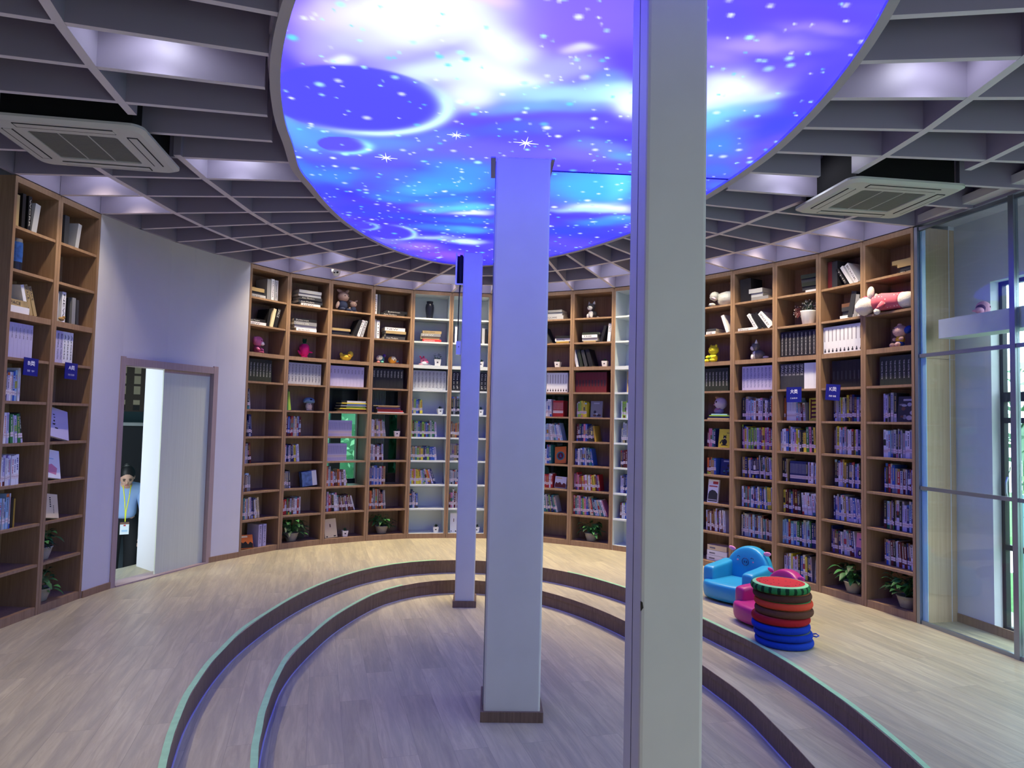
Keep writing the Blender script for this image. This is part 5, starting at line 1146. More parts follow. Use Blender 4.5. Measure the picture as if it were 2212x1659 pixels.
# white furry toy, top shelf, beside the near pillar
FU = plush((226, 230, 222), 'fur_white')
t = toy('plush_sheepdog', 12, 1, .66, 'big white fluffy plush animal lying on the top shelf beside the near pillar', v=.12)
part(t, 'body', [((.04, .02, .08), (.13, .09, .085))], FU, noise_=.25); part(t, 'head', [((-.1, -.03, .12), (.055, .05, .05))], FU, noise_=.2); part(t, 'paw', [((-.1, -.07, .02), (.03, .05, .02))], FU, noise_=.2); part(t, 'bow', [((-.075, -.075, .09), (.03, .012, .012), 30, 'Y')], plush((220, 190, 205)))
# yellow toy
t = toy('plush_animal', 12, 3, .42, 'bright yellow plush animal holding something green, beside the near pillar', v=.1, rz=-.3); Y2 = plush((232, 222, 60))
part(t, 'head', [((0, 0, .135), (.066, .05, .052))], Y2); part(t, 'ear', [((-.04, 0, .182), (.014, .01, .016))], Y2); part(t, 'ear', [((.045, 0, .18), (.014, .01, .016))], Y2); part(t, 'body', [((0, 0, .05), (.05, .045, .05))], Y2); part(t, 'arm', [((-.045, -.035, .065), (.016, .035, .016), 20, 'X')], Y2); part(t, 'arm', [((.05, -.035, .06), (.016, .035, .016), 20, 'X')], Y2)
part(t, 'leg', [((-.04, -.055, .02), (.02, .035, .018))], Y2); part(t, 'leg', [((.05, -.055, .02), (.02, .035, .018))], Y2); part(t, 'scarf', [((0, -.035, .05), (.03, .02, .02))], plush((110, 150, 50))); part(t, 'eye', [((.02, -.048, .14), (.005, .004, .004))], EYE); part(t, 'eye', [((-.02, -.048, .14), (.005, .004, .004))], EYE)
# pale rabbit head on the fifth shelf
t = toy('plush_rabbit', 12, 5, .58, 'pale plush rabbit with a big head sitting on picture books by the near pillar', v=.13, rz=-.25)
t.matrix_world = t.matrix_world @ Matrix.Translation((0, 0, .058)); PR = plush((205, 190, 192))
part(t, 'head', [((0, 0, .115), (.074, .06, .066))], PR); part(t, 'ear', [((-.05, 0, .175), (.04, .014, .016), 15, 'Y')], plush((190, 160, 140))); part(t, 'body', [((-.03, 0, .035), (.06, .045, .038))], plush((165, 150, 165))); part(t, 'sash', [((-.02, -.03, .05), (.05, .02, .008), -15, 'Y')], plush((190, 120, 150)))
part(t, 'eye', [((-.005, -.057, .13), (.01, .005, .012))], EYE); part(t, 'nose', [((-.045, -.05, .1), (.01, .008, .008))], plush((225, 150, 165)))
# long doll lying across the second shelf
t = empty('plush_doll', on(16, 2, .5, .06, 0), 'long white plush animal in a pink spotted dress lying across the second shelf', 'plush toy')
DW = plush((228, 222, 214)); dm = mat('pink_spotted_cloth', srgb(205, 95, 115), .9, var=.0)
nt = dm.node_tree; vo = nt.nodes.new('ShaderNodeTexVoronoi'); vo.inputs['Scale'].default_value = 32; vo.inputs['Randomness'].default_value = .15
tc = nt.nodes.new('ShaderNodeTexCoord'); nt.links.new(tc.outputs['Object'], vo.inputs['Vector'])
ra = nt.nodes.new('ShaderNodeMath'); ra.operation = 'LESS_THAN'; ra.inputs[1].default_value = .16; nt.links.new(vo.outputs['Distance'], ra.inputs[0])
mx = nt.nodes.new('ShaderNodeMix'); mx.data_type = 'RGBA'; mx.inputs[6].default_value = (*srgb(205, 95, 115), 1); mx.inputs[7].default_value = (*srgb(240, 220, 222), 1)
nt.links.new(ra.outputs[0], mx.inputs[0]); nt.links.new(mx.outputs[2], nt.nodes['Principled BSDF'].inputs['Base Color'])
b = MB(); b.tube([(-.14, -.045, .085), (-.08, -.03, .09), (0, -.02, .085), (.08, -.01, .08), (.11, -.01, .08)], [.06, .075, .07, .068, .07], dm, seg=20); b.build('dress', t, smooth=True)
b = MB(); b.tube([(.10, -.01, .08), (.15, -.005, .078), (.20, 0, .075), (.215, 0, .072)], [.066, .066, .06, .03], DW, seg=20); b.build('leg', t, smooth=True)
part(t, 'head', [((-.225, -.06, .072), (.085, .075, .075), -25, 'Y')], DW, noise_=.08); part(t, 'ear', [((-.165, -.06, .175), (.03, .028, .06), 5, 'Y')], DW); part(t, 'ear', [((-.135, -.03, .14), (.018, .02, .035), -10, 'Y')], DW); part(t, 'bow', [((-.21, -.07, .135), (.026, .018, .022), 30, 'Y')], plush((215, 80, 110)))
b = MB(); b.tube([(-.02, -.08, .07), (-.03, -.105, .04), (-.045, -.115, .015)], [.024, .022, .02], dm, seg=12); b.build('sleeve', t, smooth=True); part(t, 'paw', [((-.05, -.118, -.0), (.027, .024, .027))], DW)
# doll with the blue hat
t = toy('plush_figure', 16, 3, .58, 'plush figure with pale pink head, blue cap, yellow shirt and blue shorts', v=.1, rz=-.3)
SK = plush((205, 170, 165)); BL = plush((40, 70, 165))
part(t, 'head', [((0, 0, .135), (.066, .055, .05)), ((-.005, 0, .185), (.02, .02, .016))], SK); part(t, 'cap', [((.075, .02, .14), (.045, .03, .026), -30, 'Y')], BL); part(t, 'shirt', [((0, 0, .065), (.04, .034, .035))], plush((205, 165, 60))); part(t, 'shorts', [((0, -.005, .028), (.04, .034, .026))], BL)
part(t, 'arm', [((-.045, -.02, .07), (.02, .018, .014), 20, 'Y')], SK); part(t, 'arm', [((.045, -.02, .07), (.02, .018, .014), -20, 'Y')], SK); part(t, 'foot', [((-.045, -.04, .02), (.02, .024, .02))], SK); part(t, 'foot', [((.035, -.045, .02), (.02, .024, .02))], SK)
part(t, 'eye', [((-.04, -.045, .145), (.008, .005, .005))], EYE); part(t, 'eye', [((-.0, -.052, .152), (.008, .005, .005))], EYE)
# pink toy on the bulkhead
t = empty('plush_whale', BT @ Matrix.Translation((.30, .09, 2.346)) @ Matrix.Rotation(PI * .5 + .5, 4, 'Z') @ Matrix.Scale(.8, 4), 'pink plush toy with a round head lying on the white beam behind the glass', 'plush toy')
PW = plush((225, 165, 200)); part(t, 'head', [((.03, 0, .065), (.07, .06, .064))], PW); part(t, 'body', [((-.08, 0, .03), (.06, .035, .028))], PW); part(t, 'tail', [((-.15, 0, .02), (.03, .04, .012))], PW); part(t, 'scarf', [((-.045, 0, .05), (.02, .04, .04))], plush((110, 80, 130))); part(t, 'eye', [((.02, -.058, .07), (.008, .005, .008))], EYE); part(t, 'eye', [((.09, -.02, .07), (.005, .008, .008))], EYE)
# thermos, box behind, storage boxes, grey tile block
t = toy('bottle', -2, 2, .24, 'blue and grey patterned bottle on the second shelf, bay with the B sign', v=.07, cat='bottle')
b = MB(); b.lathe([(0, 0), (.045, 0), (.046, .06), (.0, .06)], mat('bottle_dark', srgb(24, 28, 36), .4), seg=24, cap=False); b.build('base', t, smooth=False)
b = MB(); b.lathe([(.045, .06), (.046, .15), (.044, .2), (0, .2)], mat('bottle_blue', srgb(40, 80, 150), .4, var=.5, vscale=30), seg=24, cap=False); b.build('body', t, smooth=False)
b = MB(); b.lathe([(.042, .2), (.04, .225), (0, .228)], mat('bottle_cap', srgb(100, 98, 100), .5), seg=24, cap=False); b.build('cap', t)
b = MB(); b.box(-.05, 0, 0, .06, .06, .12, mat('fawn_box_card', srgb(70, 62, 62), .8)); tag(b.build('card_box', mw=on(-1, 2, .3, .14)), 'small dark box at the back of the second shelf, bay with the A sign', 'box')
b = MB(); b.box(-.08, 0, 0, .08, .06, .16, mat('grey_block', srgb(70, 68, 66), .8)); b.box(-.012, -.0015, .07, .012, 0, .09, BLACK); tag(b.build('socket_box', mw=on(2, 10, .6, .2)), 'grey box with a dark knob behind the trailing plant, bottom shelf', 'box')
t = empty('gift_box', on(2, 8, .78, .07, -.1) @ Matrix.Rotation(-.12, 4, 'Y') @ Matrix.Translation((0, 0, .016)), 'blue photographic box with a white side, tilted, on the third shelf up, second bay', 'box')
b = MB(); b.box(-.1, 0, 0, .02, .09, .17, mat('blue_photo_card', srgb(90, 120, 170), .5, var=.5, vscale=22)); b.build('front', t); b = MB(); b.box(.0205, 0, 0, .075, .09, .172, WHITE); b.build('spine', t)
for k, (z, c, w_) in enumerate(((0, 'white', .26), (.055, 'white', .25), (.11, 'cream', .24))):
    b = MB(); b.box(0, 0, 0, w_, .17, .052, cm(c)); b.box(.03, -.001, .015, .1, 0, .03, INKG) ; tag(b.build('document_box', mw=on(12, 10, .34, .06) @ Matrix.Translation((.004 * k, 0, z + .001))), 'white document box at floor level beside the near pillar, %s of three' % ['lowest', 'middle', 'topmost'][k], 'box', 'document boxes on the bottom shelf')
# small toy ornament
t = toy('ornament', -1, 3, .15, 'tiny tan animal ornament in front of white books, bay with the A sign', v=.012, cat='ornament')
part(t, 'body', [((0, 0, .02), (.03, .012, .015)), ((.025, 0, .035), (.012, .01, .012))], plush((150, 120, 80)))

# ------------------------------------------------------------ plants
POTW = mat('white_ceramic', srgb(225, 225, 225), .35); POTG = mat('stone_grey_pot', srgb(150, 146, 138), .7); SOIL = mat('potting_soil', (.03, .022, .015), .95)
LG_ = [mat('pothos_leaf', srgb(44, 100, 52), .45, coat=.2), mat('pothos_leaf_light', srgb(70, 135, 70), .45, coat=.2), mat('pothos_leaf_dark', srgb(24, 62, 36), .5)]
def leaf(m, base, d, L, Wd, mm, droop=.3):
    d = d.normalized(); s = d.cross(Vector((0, 0, 1)));
    if s.length < .05: s = Vector((1, 0, 0))
    s.normalize(); up = s.cross(d).normalized(); pts = []
    for f, w in ((0, .06), (.18, .75), (.42, 1), (.7, .62), (1, .03)):
        c = base + d * L * f - up * 0 + Vector((0, 0, -droop * L * f * f))
        pts.append((c - s * Wd * w / 2 + up * .12 * Wd * w, c, c + s * Wd * w / 2 + up * .12 * Wd * w))
    vs = [p for r in pts for p in r]; fs = []
    for i in range(4):
        for k in range(2): a = i * 3 + k; fs.append((a, a + 1, a + 4, a + 3))
    m.add(vs, fs, mm)
def pothos(bi, r, u, label, seed, s=1.0, spread=.13, v=.13, n=46):
    rg = random.Random(seed); t = empty('potted_plant', on(bi, r, u, v), label, 'plant', 'leafy plants in grey pots')
    b = MB(); b.lathe([(0, 0), (.05, 0), (.055, .004), (.072, .06), (.078, .085), (.083, .088), (.083, .097), (.074, .097), (.072, .088), (0, .086)], POTG, seg=28, cap=False); b.build('pot', t, smooth=True)
    b = MB(); b.lathe([(0, .0865), (.071, .087)], SOIL, seg=20, cap=False); b.build('soil', t)
    T, w = BAYS[bi]; uu = SP + (w - 2 * SP) * u
    b = MB()
    for k in range(n):
        a = rg.uniform(0, 2 * PI); e = rg.uniform(.05, 1.25); R = spread * rg.uniform(.25, 1); p0 = Vector((0, 0, .09))
        tip = Vector((math.cos(a) * R, math.sin(a) * R * .8, .09 + .10 * math.sin(e) * s * 1.2 + rg.uniform(-.02, .03)))
        tip.x = max(-uu + .05, min(w - uu - .05, tip.x)); tip.y = min(tip.y, .1)
        b.tube([p0, (p0 + tip) / 2 + Vector((0, 0, .03)), tip], .0018, LG_[1], seg=4)
        d = Vector((math.cos(a), math.sin(a), rg.uniform(-.3, .5)))
        if tip.y > .04: d.y = -abs(d.y) * .3
        L = rg.uniform(.05, .085) * s; e2 = tip + d.normalized() * L
        if e2.x < -uu + .03 or e2.x > w - uu - .03: d.x = -d.x
        leaf(b, tip, d, L, L * .62, rg.choice(LG_), .5)
    b.build('foliage', t, smooth=True)
pothos(-1, 10, .28, 'green leafy plant in a grey pot, lowest on the left, bay with the A sign', 1, spread=.14, v=.11)
pothos(-1, 9, .26, 'green leafy plant in a tapered pot, second shelf up, bay with the A sign', 2, s=.9, spread=.12, v=.11, n=34)
pothos(2, 10, .36, 'wide green leafy plant filling the bottom of the second bay', 3, s=1.15, spread=.2, n=60)
pothos(4, 10, .45, 'dark leafy plant in a grey pot at the bottom of the fourth bay', 4, n=50)
pothos(9, 10, .45, 'dark leafy plant at the bottom right of the middle pillar', 5, n=50)
pothos(13, 10, .6, 'dark leafy plant mostly hidden behind the blue armchair', 6, n=40)
pothos(15, 10, .62, 'leafy plant in a grey pot at the bottom of the bay with the K sign', 7, s=1.2, spread=.17, v=.1, n=60)
pothos(16, 10, .66, 'leafy plant in a grey pot in the bottom corner next to the glass partition', 8, s=1.2, spread=.17, v=.12, n=56)
SU = [mat('succulent_green', srgb(70, 110, 70), .5), mat('succulent_dark', srgb(40, 66, 46), .5)]
def succ(bi, r, u, label, seed, kind='spiky', s=1, v=.09):
    rg = random.Random(seed); t = empty('potted_plant', on(bi, r, u, v, rg.uniform(-.2, .2)) @ Matrix.Scale(s, 4), label, 'plant', 'small plants in white square pots')
    b = MB(); q = .028; p = .036
    vs = [(-q, -q, 0), (q, -q, 0), (q, q, 0), (-q, q, 0), (-p, -p, .07), (p, -p, .07), (p, p, .07), (-p, p, .07), (-p + .005, -p + .005, .07), (p - .005, -p + .005, .07), (p - .005, p - .005, .07), (-p + .005, p - .005, .07), (-p + .006, -p + .006, .06), (p - .006, -p + .006, .06), (p - .006, p - .006, .06), (-p + .006, p - .006, .06)]
    fs = [(0, 3, 2, 1)] + [(a, (a + 1) % 4, 4 + (a + 1) % 4, 4 + a) for a in range(4)] + [(4 + a, 4 + (a + 1) % 4, 8 + (a + 1) % 4, 8 + a) for a in range(4)] + [(8 + a, 8 + (a + 1) % 4, 12 + (a + 1) % 4, 12 + a) for a in range(4)]
    b.add(vs, fs, POTW); b.box(-.01, -.0335, .03, .008, -.0325, .044, INKD); b.build('pot', t, bevel=.002)
    b = MB(); b.add([vs[12], vs[13], vs[14], vs[15]], [(0, 1, 2, 3)], SOIL); b.build('soil', t)
    b = MB()
    for k in range(26 if kind == 'spiky' else 60):
        a = rg.uniform(0, 2 * PI); e = rg.uniform(.5, 1.45)
        if kind == 'spiky': d = Vector((math.cos(a) * math.cos(e), math.sin(a) * math.cos(e), math.sin(e))); leaf(b, Vector((0, 0, .062)), d, rg.uniform(.04, .062), .013, rg.choice(SU), .2)
        else:
            c = Vector((math.cos(a) * .035, math.sin(a) * .035, .085 + rg.uniform(-.02, .035))) * rg.uniform(.7, 1.1); c.z = max(.065, c.z); leaf(b, c, Vector((math.cos(a), math.sin(a), .6)), .022, .014, rg.choice(SU), .1)
    b.build('foliage', t, smooth=True)
for args in ((5, 3, .72, 'bushy little plant in a white pot beside the pink toy, third white shelf', 1, 'bushy', 1.2), (5, 5, .82, 'spiky plant in a white pot on the fifth white shelf, left of far pillar', 2), (5, 10, .8, 'spiky plant in a white pot on the bottom white shelf', 3),
             (6, 3, .82, 'small plant half hidden at the right of the far pillar, third shelf', 4), (6, 5, .84, 'spiky plant in a white pot right of the far pillar', 5), (6, 10, .8, 'small plant in a white pot low at the right of the far pillar', 6),
             (4, 6, .76, 'reddish plant in a white pot, sixth shelf of the fourth bay', 7), (3, 10, .58, 'small plant in a white pot beside the cream book, bottom shelf', 8), (8, 3, .62, 'tiny plant in a white pot just right of the middle pillar', 9), (9, 3, .78, 'small plant in a white pot beside leaning books', 10)):
    succ(*args)
t = empty('flower_pot', on(14, 2, .68, .09), 'white tapered pot of tiny white flowers with red sprigs, bay with the 大类 sign', 'plant')
b = MB(); b.lathe([(0, 0), (.052, 0), (.056, .006), (.074, .12), (.076, .132), (.07, .132), (.068, .115), (0, .11)], POTW, seg=32, cap=False); b.build('pot', t, smooth=True)
b = MB(); b.lathe([(0, .1105), (.068, .1155)], SOIL, seg=20, cap=False); b.build('soil', t)
rg = random.Random(5); b = MB(); fl = MB(); rd = MB(); WF = mat('white_petal', srgb(235, 235, 220), .7); RF = mat('red_sprig', srgb(130, 60, 60), .8)
for k in range(90):
    a = rg.uniform(0, 2 * PI); R = rg.uniform(.01, .085); z = .15 + rg.uniform(-.02, .085) * (1 - R * 5); c = Vector((math.cos(a) * R + .01, math.sin(a) * R * .7, z))
    if k % 3 == 0: b.tube([(0, 0, .112), c], .0012, SU[0], seg=4)
    leaf(b, c, Vector((math.cos(a), math.sin(a), .5)), .028, .014, rg.choice(SU), .2)
    if k % 2 == 0:
        q = c + Vector((0, -.01, .012))
        for j in range(5): leaf(fl, q, Vector((math.cos(j * 1.256), -.4, math.sin(j * 1.256))), .009, .008, WF, 0)
b.build('foliage', t, smooth=True); fl.build('flowers', t)
for k in range(22):
    p = Vector((-.03, 0, .13)); e = Vector((-.06 - rg.uniform(0, .08), rg.uniform(-.05, .03), .11 + rg.uniform(-.04, .09))); rd.tube([p, (p + e) / 2 + Vector((0, 0, .02)), e], .0014, RF, seg=4); rd.ell(e, (.004, .004, .004), rg.choice([RF, WF]), seg=6, rings=4)
rd.build('sprigs', t)

# ------------------------------------------------------------ section signs
NAVY = mat('navy_sign_card', srgb(22, 30, 130), .4); SW = mat('sign_white', srgb(225, 228, 240), .5)
def sign(bi, u, top, small, label, tilt=0, s=.125, dz=0):
    T, w = BAYS[bi]
    t = empty('section_sign', T @ Matrix.Translation((SP + (w - 2 * SP) * u, -.004, SHELF[5] - .055 + dz)) @ Matrix.Rotation(tilt, 4, 'Y'), label, 'sign', 'blue section signs on the shelf edges')
    b = MB(); b.box(-s / 2, -.004, -s * .45, s / 2, 0, s * .45, NAVY); b.build('card', t)
    lettering(top, s * .5, s * .26, SW, t, Matrix.Translation((-s * .24, -.0048, s * .06)), bold=True)
    lettering(small, s * .5, s * .1, SW, t, Matrix.Translation((-s * .25, -.0048, -s * .26)))
sign(-2, .52, 'B类', '哲 学', 'square blue sign lettered B类 on the left bookcase', .03, s=.14)
sign(-1, .42, 'A类', '马列主义 毛泽东思想', 'square blue sign lettered A类 beside the white wall', .02, s=.14)
sign(14, .46, '大类', '工业技术', 'square blue sign lettered 大类 on the right bookcases', -.0, s=.16)
sign(15, .33, 'K类', '历史 地理', 'square blue sign lettered K类, tilted, on the right bookcases', .09, s=.16, dz=.012)

# ------------------------------------------------------------ children's armchairs
def soft(name, parent, m_, lvl=2):
    o = m_.build(name, parent, smooth=True)
    sd = o.modifiers.new('subdiv', 'SUBSURF'); sd.levels = lvl; sd.render_levels = lvl
    return o
def cage(m_, secs, mm):
    """closed lofted cage: list of rings (equal length point lists)"""
    n = len(secs[0]); vs = [p for s_ in secs for p in s_]; fs = []
    for i in range(len(secs) - 1):
        for k in range(n): j = (k + 1) % n; fs.append((i * n + k, i * n + j, (i + 1) * n + j, (i + 1) * n + k))
    fs += [tuple(range(n - 1, -1, -1)), tuple((len(secs) - 1) * n + k for k in range(n))]
    m_.add(vs, fs, mm)
def armchair(loc, rz, s, colr, label, ear):
    t = empty('child_armchair', Matrix.Translation(loc) @ Matrix.Rotation(rz, 4, 'Z') @ Matrix.Scale(s, 4), label, 'armchair', "children's pig-faced armchairs")
    V = mat('vinyl_%d_%d_%d' % colr, srgb(*colr), .36, spec=.5, bump=.25, bscale=9)
    def D(w, d0, d1, z):     # seat outline: straight back, rounded front (front = -y)
        pts = [(w, d1), (w * 1.0, 0), (w * .99, d0 * .6), (w * .80, d0 * .93), (0, d0 * 1.03), (-w * .80, d0 * .93), (-w * .99, d0 * .6), (-w, 0), (-w, d1), (0, d1 + .02)]
        return [(x, y, z) for x, y in pts]
    m_ = MB(); cage(m_, [D(.24, -.26, .2, .012), D(.27, -.30, .23, .025), D(.275, -.31, .235, .10), D(.275, -.31, .235, .165), D(.25, -.28, .22, .19)], V); soft('seat', t, m_)
    for sx in (-1, 1):       # arm: boxy padded block along the side, rising to the back
        m_ = MB(); secs = []; cx = sx * .215
        for y, k, zt in ((-.20, .8, .28), (-.185, 1, .305), (-.06, 1, .315), (.08, 1.02, .33), (.2, 1.0, .36)):
            hw = .062 * k
            secs.append([(cx - hw, y, .10), (cx - hw, y, .2), (cx - hw, y, zt - .018), (cx - hw * .8, y, zt), (cx + hw * .8, y, zt), (cx + hw, y, zt - .018), (cx + hw, y, .2), (cx + hw, y, .10)])
        cage(m_, secs, V); soft('arm', t, m_)
    m_ = MB(); secs = []
    for y, k in ((.10, .9), (.115, 1), (.16, 1.03), (.215, 1), (.235, .9)):
        ring = []
        for a in range(12):
            A = PI * a / 11; ring.append((math.cos(A) * .235 * k, y + .04 * math.sin(A), .25 + math.sin(A) * .235 * k))
        ring += [(-.235 * k, y, .12), (.235 * k, y, .12)]
        secs.append(ring)
    cage(m_, secs, V); soft('backrest', t, m_)
    E = plush(ear, 'ear_%d' % ear[0])
    for sx in (-1, 1):
        m_ = MB(); m_.add([(sx * .13, .15, .44), (sx * .19, .16, .40), (sx * .265, .15, .455), (sx * .19, .15, .475), (sx * .13, .18, .44), (sx * .19, .19, .40), (sx * .265, .18, .455), (sx * .19, .18, .475)], [(0, 1, 2, 3), (7, 6, 5, 4), (0, 4, 5, 1), (1, 5, 6, 2), (2, 6, 7, 3), (3, 7, 4, 0)], E); soft('ear', t, m_)
    # embroidered face on the backrest
    INK_ = mat('navy_thread', srgb(20, 40, 90), .7); CHK = mat('pink_thread', srgb(215, 120, 160), .7)
    fm = MB(); yf = .100
    def arc(cx, cz, r, a0, a1, th=.0035): fm.tube([(cx + r * math.cos(math.radians(a0 + (a1 - a0) * k / 10)), yf, cz + r * 1.0 * math.sin(math.radians(a0 + (a1 - a0) * k / 10))) for k in range(11)], th, INK_, seg=6)
    arc(0, .345, .036, 0, 360); arc(-.075, .378, .014, 10, 170); arc(.075, .378, .014, 10, 170)
    fm.ell((-.010, yf, .345), (.005, .004, .012), INK_, seg=10, rings=6); fm.ell((.012, yf, .345), (.005, .004, .012), INK_, seg=10, rings=6); fm.build('face', t)
    fm = MB(); fm.ell((-.085, yf, .352), (.009, .004, .008), CHK, seg=10, rings=6); fm.ell((.085, yf, .352), (.009, .004, .008), CHK, seg=10, rings=6); fm.build('cheeks', t)
    m_ = MB(); m_.prism([(x * .9, y * .9) for x, y, z in D(.2, -.22, .2, 0)], 0.001, .02, BLACK); m_.build('base', t)
    return t
armchair((2.0, 6.08, .0), -.92, .9, (40, 150, 195), 'turquoise vinyl child armchair with a smiling pig face on its back', (235, 150, 190))
armchair((2.01, 5.36, .0), -1.2, .82, (180, 40, 120), 'magenta vinyl child armchair half hidden behind the cushion stack', (215, 90, 160))

# ------------------------------------------------------------ stack of round cushions
def cushion(z, r, h, side, top, label, dx=0, dy=0, rot=0, kind=None):
    t = empty('round_cushion', Matrix.Translation((1.912 + dx, 4.895 + dy, z)) @ Matrix.Rotation(rot, 4, 'Z'), label, 'cushion', 'round cushions stacked beside the step')
    sm = mat('cushion_side_' + kind if kind else 'cushion_%d_%d_%d' % side, srgb(*side), .9, spec=.15, bump=.3, bscale=60)
    if kind == 'melon' and 'stripe' not in sm:
        sm['stripe'] = 1; nt = sm.node_tree; tc = nt.nodes.new('ShaderNodeTexCoord'); sx = nt.nodes.new('ShaderNodeSeparateXYZ'); at = nt.nodes.new('ShaderNodeMath'); at.operation = 'ARCTAN2'
        nt.links.new(tc.outputs['Object'], sx.inputs[0]); nt.links.new(sx.outputs['Y'], at.inputs[0]); nt.links.new(sx.outputs['X'], at.inputs[1])
        nz = nt.nodes.new('ShaderNodeTexNoise'); nz.inputs['Scale'].default_value = 22; nt.links.new(tc.outputs['Object'], nz.inputs[0])
        ma = nt.nodes.new('ShaderNodeMath'); ma.operation = 'MULTIPLY_ADD'; ma.inputs[1].default_value = 22; nt.links.new(at.outputs[0], ma.inputs[0])
        mm = nt.nodes.new('ShaderNodeMath'); mm.operation = 'MULTIPLY'; mm.inputs[1].default_value = 2.5; nt.links.new(nz.outputs[0], mm.inputs[0]); nt.links.new(mm.outputs[0], ma.inputs[2])
        si = nt.nodes.new('ShaderNodeMath'); si.operation = 'SINE'; nt.links.new(ma.outputs[0], si.inputs[0]); gt = nt.nodes.new('ShaderNodeMath'); gt.operation = 'GREATER_THAN'; gt.inputs[1].default_value = .35; nt.links.new(si.outputs[0], gt.inputs[0])
        mx = nt.nodes.new('ShaderNodeMix'); mx.data_type = 'RGBA'; mx.inputs[6].default_value = (*srgb(40, 110, 60), 1); mx.inputs[7].default_value = (*srgb(14, 45, 28), 1); nt.links.new(gt.outputs[0], mx.inputs[0]); nt.links.new(mx.outputs[2], nt.nodes['Principled BSDF'].inputs['Base Color'])
    b = MB(); n = 10; prof = [(0, .001), (r - h * .35, .001)] + [(r - h * .35 + h * .35 * math.cos(-PI / 2 + PI * k / n), h / 2 + (h / 2 - .001) * math.sin(-PI / 2 + PI * k / n)) for k in range(1, n)] + [(r - h * .35, h - .001)]
    b.lathe(prof, sm, seg=56, cap=False); b.build('side', t, smooth=True)
    tm = mat('cushion_top_%d_%d_%d' % top, srgb(*top), .9, spec=.15)
    b = MB(); b.lathe([(r - h * .34, h - .001), (r * .8, h + .003), (r * .4, h + .004), (0, h + .004)], tm, seg=56, cap=False); b.build('top', t, smooth=True)
    return t
RC = .193
blue = (14, 50, 160)
c_ = [((22, 58, 165), (40, 60, 150), 'lowest royal blue cushion of the stack, lying on the floor', .012, 0), (blue, (90, 110, 120), 'second royal blue cushion from the floor, with a loop at its right', .004, .0), (blue, (90, 60, 110), 'third royal blue cushion from the floor, under the red one', -.012, .0),
      ((150, 28, 36), (160, 60, 60), 'dark red cushion between the blue and lower brown cushions', -.012, 0), ((88, 58, 46), (150, 110, 70), 'lower dark brown cushion of the stack', .010, .0), ((190, 66, 46), (90, 180, 110), 'orange red cushion with a green edge between the two brown ones', .006, 0),
      ((72, 46, 38), (180, 110, 70), 'upper dark brown cushion directly under the watermelon one', -.002, 0)]
z = .001
for k, (sd, tp, lab, dx, dy) in enumerate(c_):
    t = cushion(z, RC, .048, sd, tp, lab, dx, dy, k * .7); z += .0522
    if k == 1:
        b = MB(); b.tube([(RC - .012, 0, .03), (RC + .02, .01, .034), (RC + .036, .0, .024), (RC + .02, -.012, .018), (RC - .012, -.004, .022)], .0045, mat('blue_strap', srgb(20, 60, 180), .8)); o = b.build('strap', t, smooth=True); o.rotation_euler = (0, 0, -.35 - .7)
t = cushion(z, RC + .003, .048, (40, 110, 60), (200, 36, 40), 'watermelon slice cushion topmost of the stack, red with black seeds', -.015, 0, 0, kind='melon')
b = MB(); b.lathe([(.160, .0525), (.178, .0495), (.186, .044)], mat('rind_green', srgb(150, 215, 150), .9), seg=56, cap=False); b.build('rind', t, smooth=True)
b = MB(); b.lathe([(.161, .0515), (.1, .0542), (0, .0545)], mat('melon_red', srgb(205, 42, 46), .9, var=.06, vscale=30), seg=56, cap=False); b.build('flesh', t, smooth=True)
b = MB(); rg = random.Random(2); sdm = mat('melon_seed', srgb(45, 20, 20), .6)
for k in range(26):
    a = rg.uniform(0, 2 * PI); R = .145 * math.sqrt(rg.uniform(.05, 1)); b.ell((R * math.cos(a), R * math.sin(a), .0545), (.0028, .0045, .0014), sdm, seg=8, rings=4)
b.build('seeds', t)

# ------------------------------------------------------------ person in the next room
def skin_body(name, parent, verts, edges, radii, m, root=0, lvl=2, mw=None):
    me = bpy.data.meshes.new(name); me.from_pydata([tuple(v) for v in verts], edges, []); me.materials.append(m)
    o = bpy.data.objects.new(name, me); COL.objects.link(o); o.parent = parent
    sk = o.modifiers.new('skin', 'SKIN'); sk.use_smooth_shade = True
    for i, r in enumerate(radii): v = me.skin_vertices[0].data[i]; v.radius = r if isinstance(r, tuple) else (r, r); v.use_root = (i == root)
    sb = o.modifiers.new('sub', 'SUBSURF'); sb.levels = lvl; sb.render_levels = lvl
    return o
SKIN = mat('skin', srgb(196, 156, 136), .6); HAIR = mat('black_hair', (.008, .007, .008), .45); SHIRT = mat('pale_blue_shirt', srgb(150, 180, 225), .85); TROU = mat('black_trousers', (.008, .009, .012), .85); SHOE = mat('black_shoe', (.006, .006, .007), .4)
PX = NM @ Matrix.Translation((-.01, 2.15, FLZ)) @ Matrix.Rotation(.05, 4, 'Z')
t = empty('person', PX, 'person in a pale blue shirt and black trousers bending forward behind the doorway', 'person')
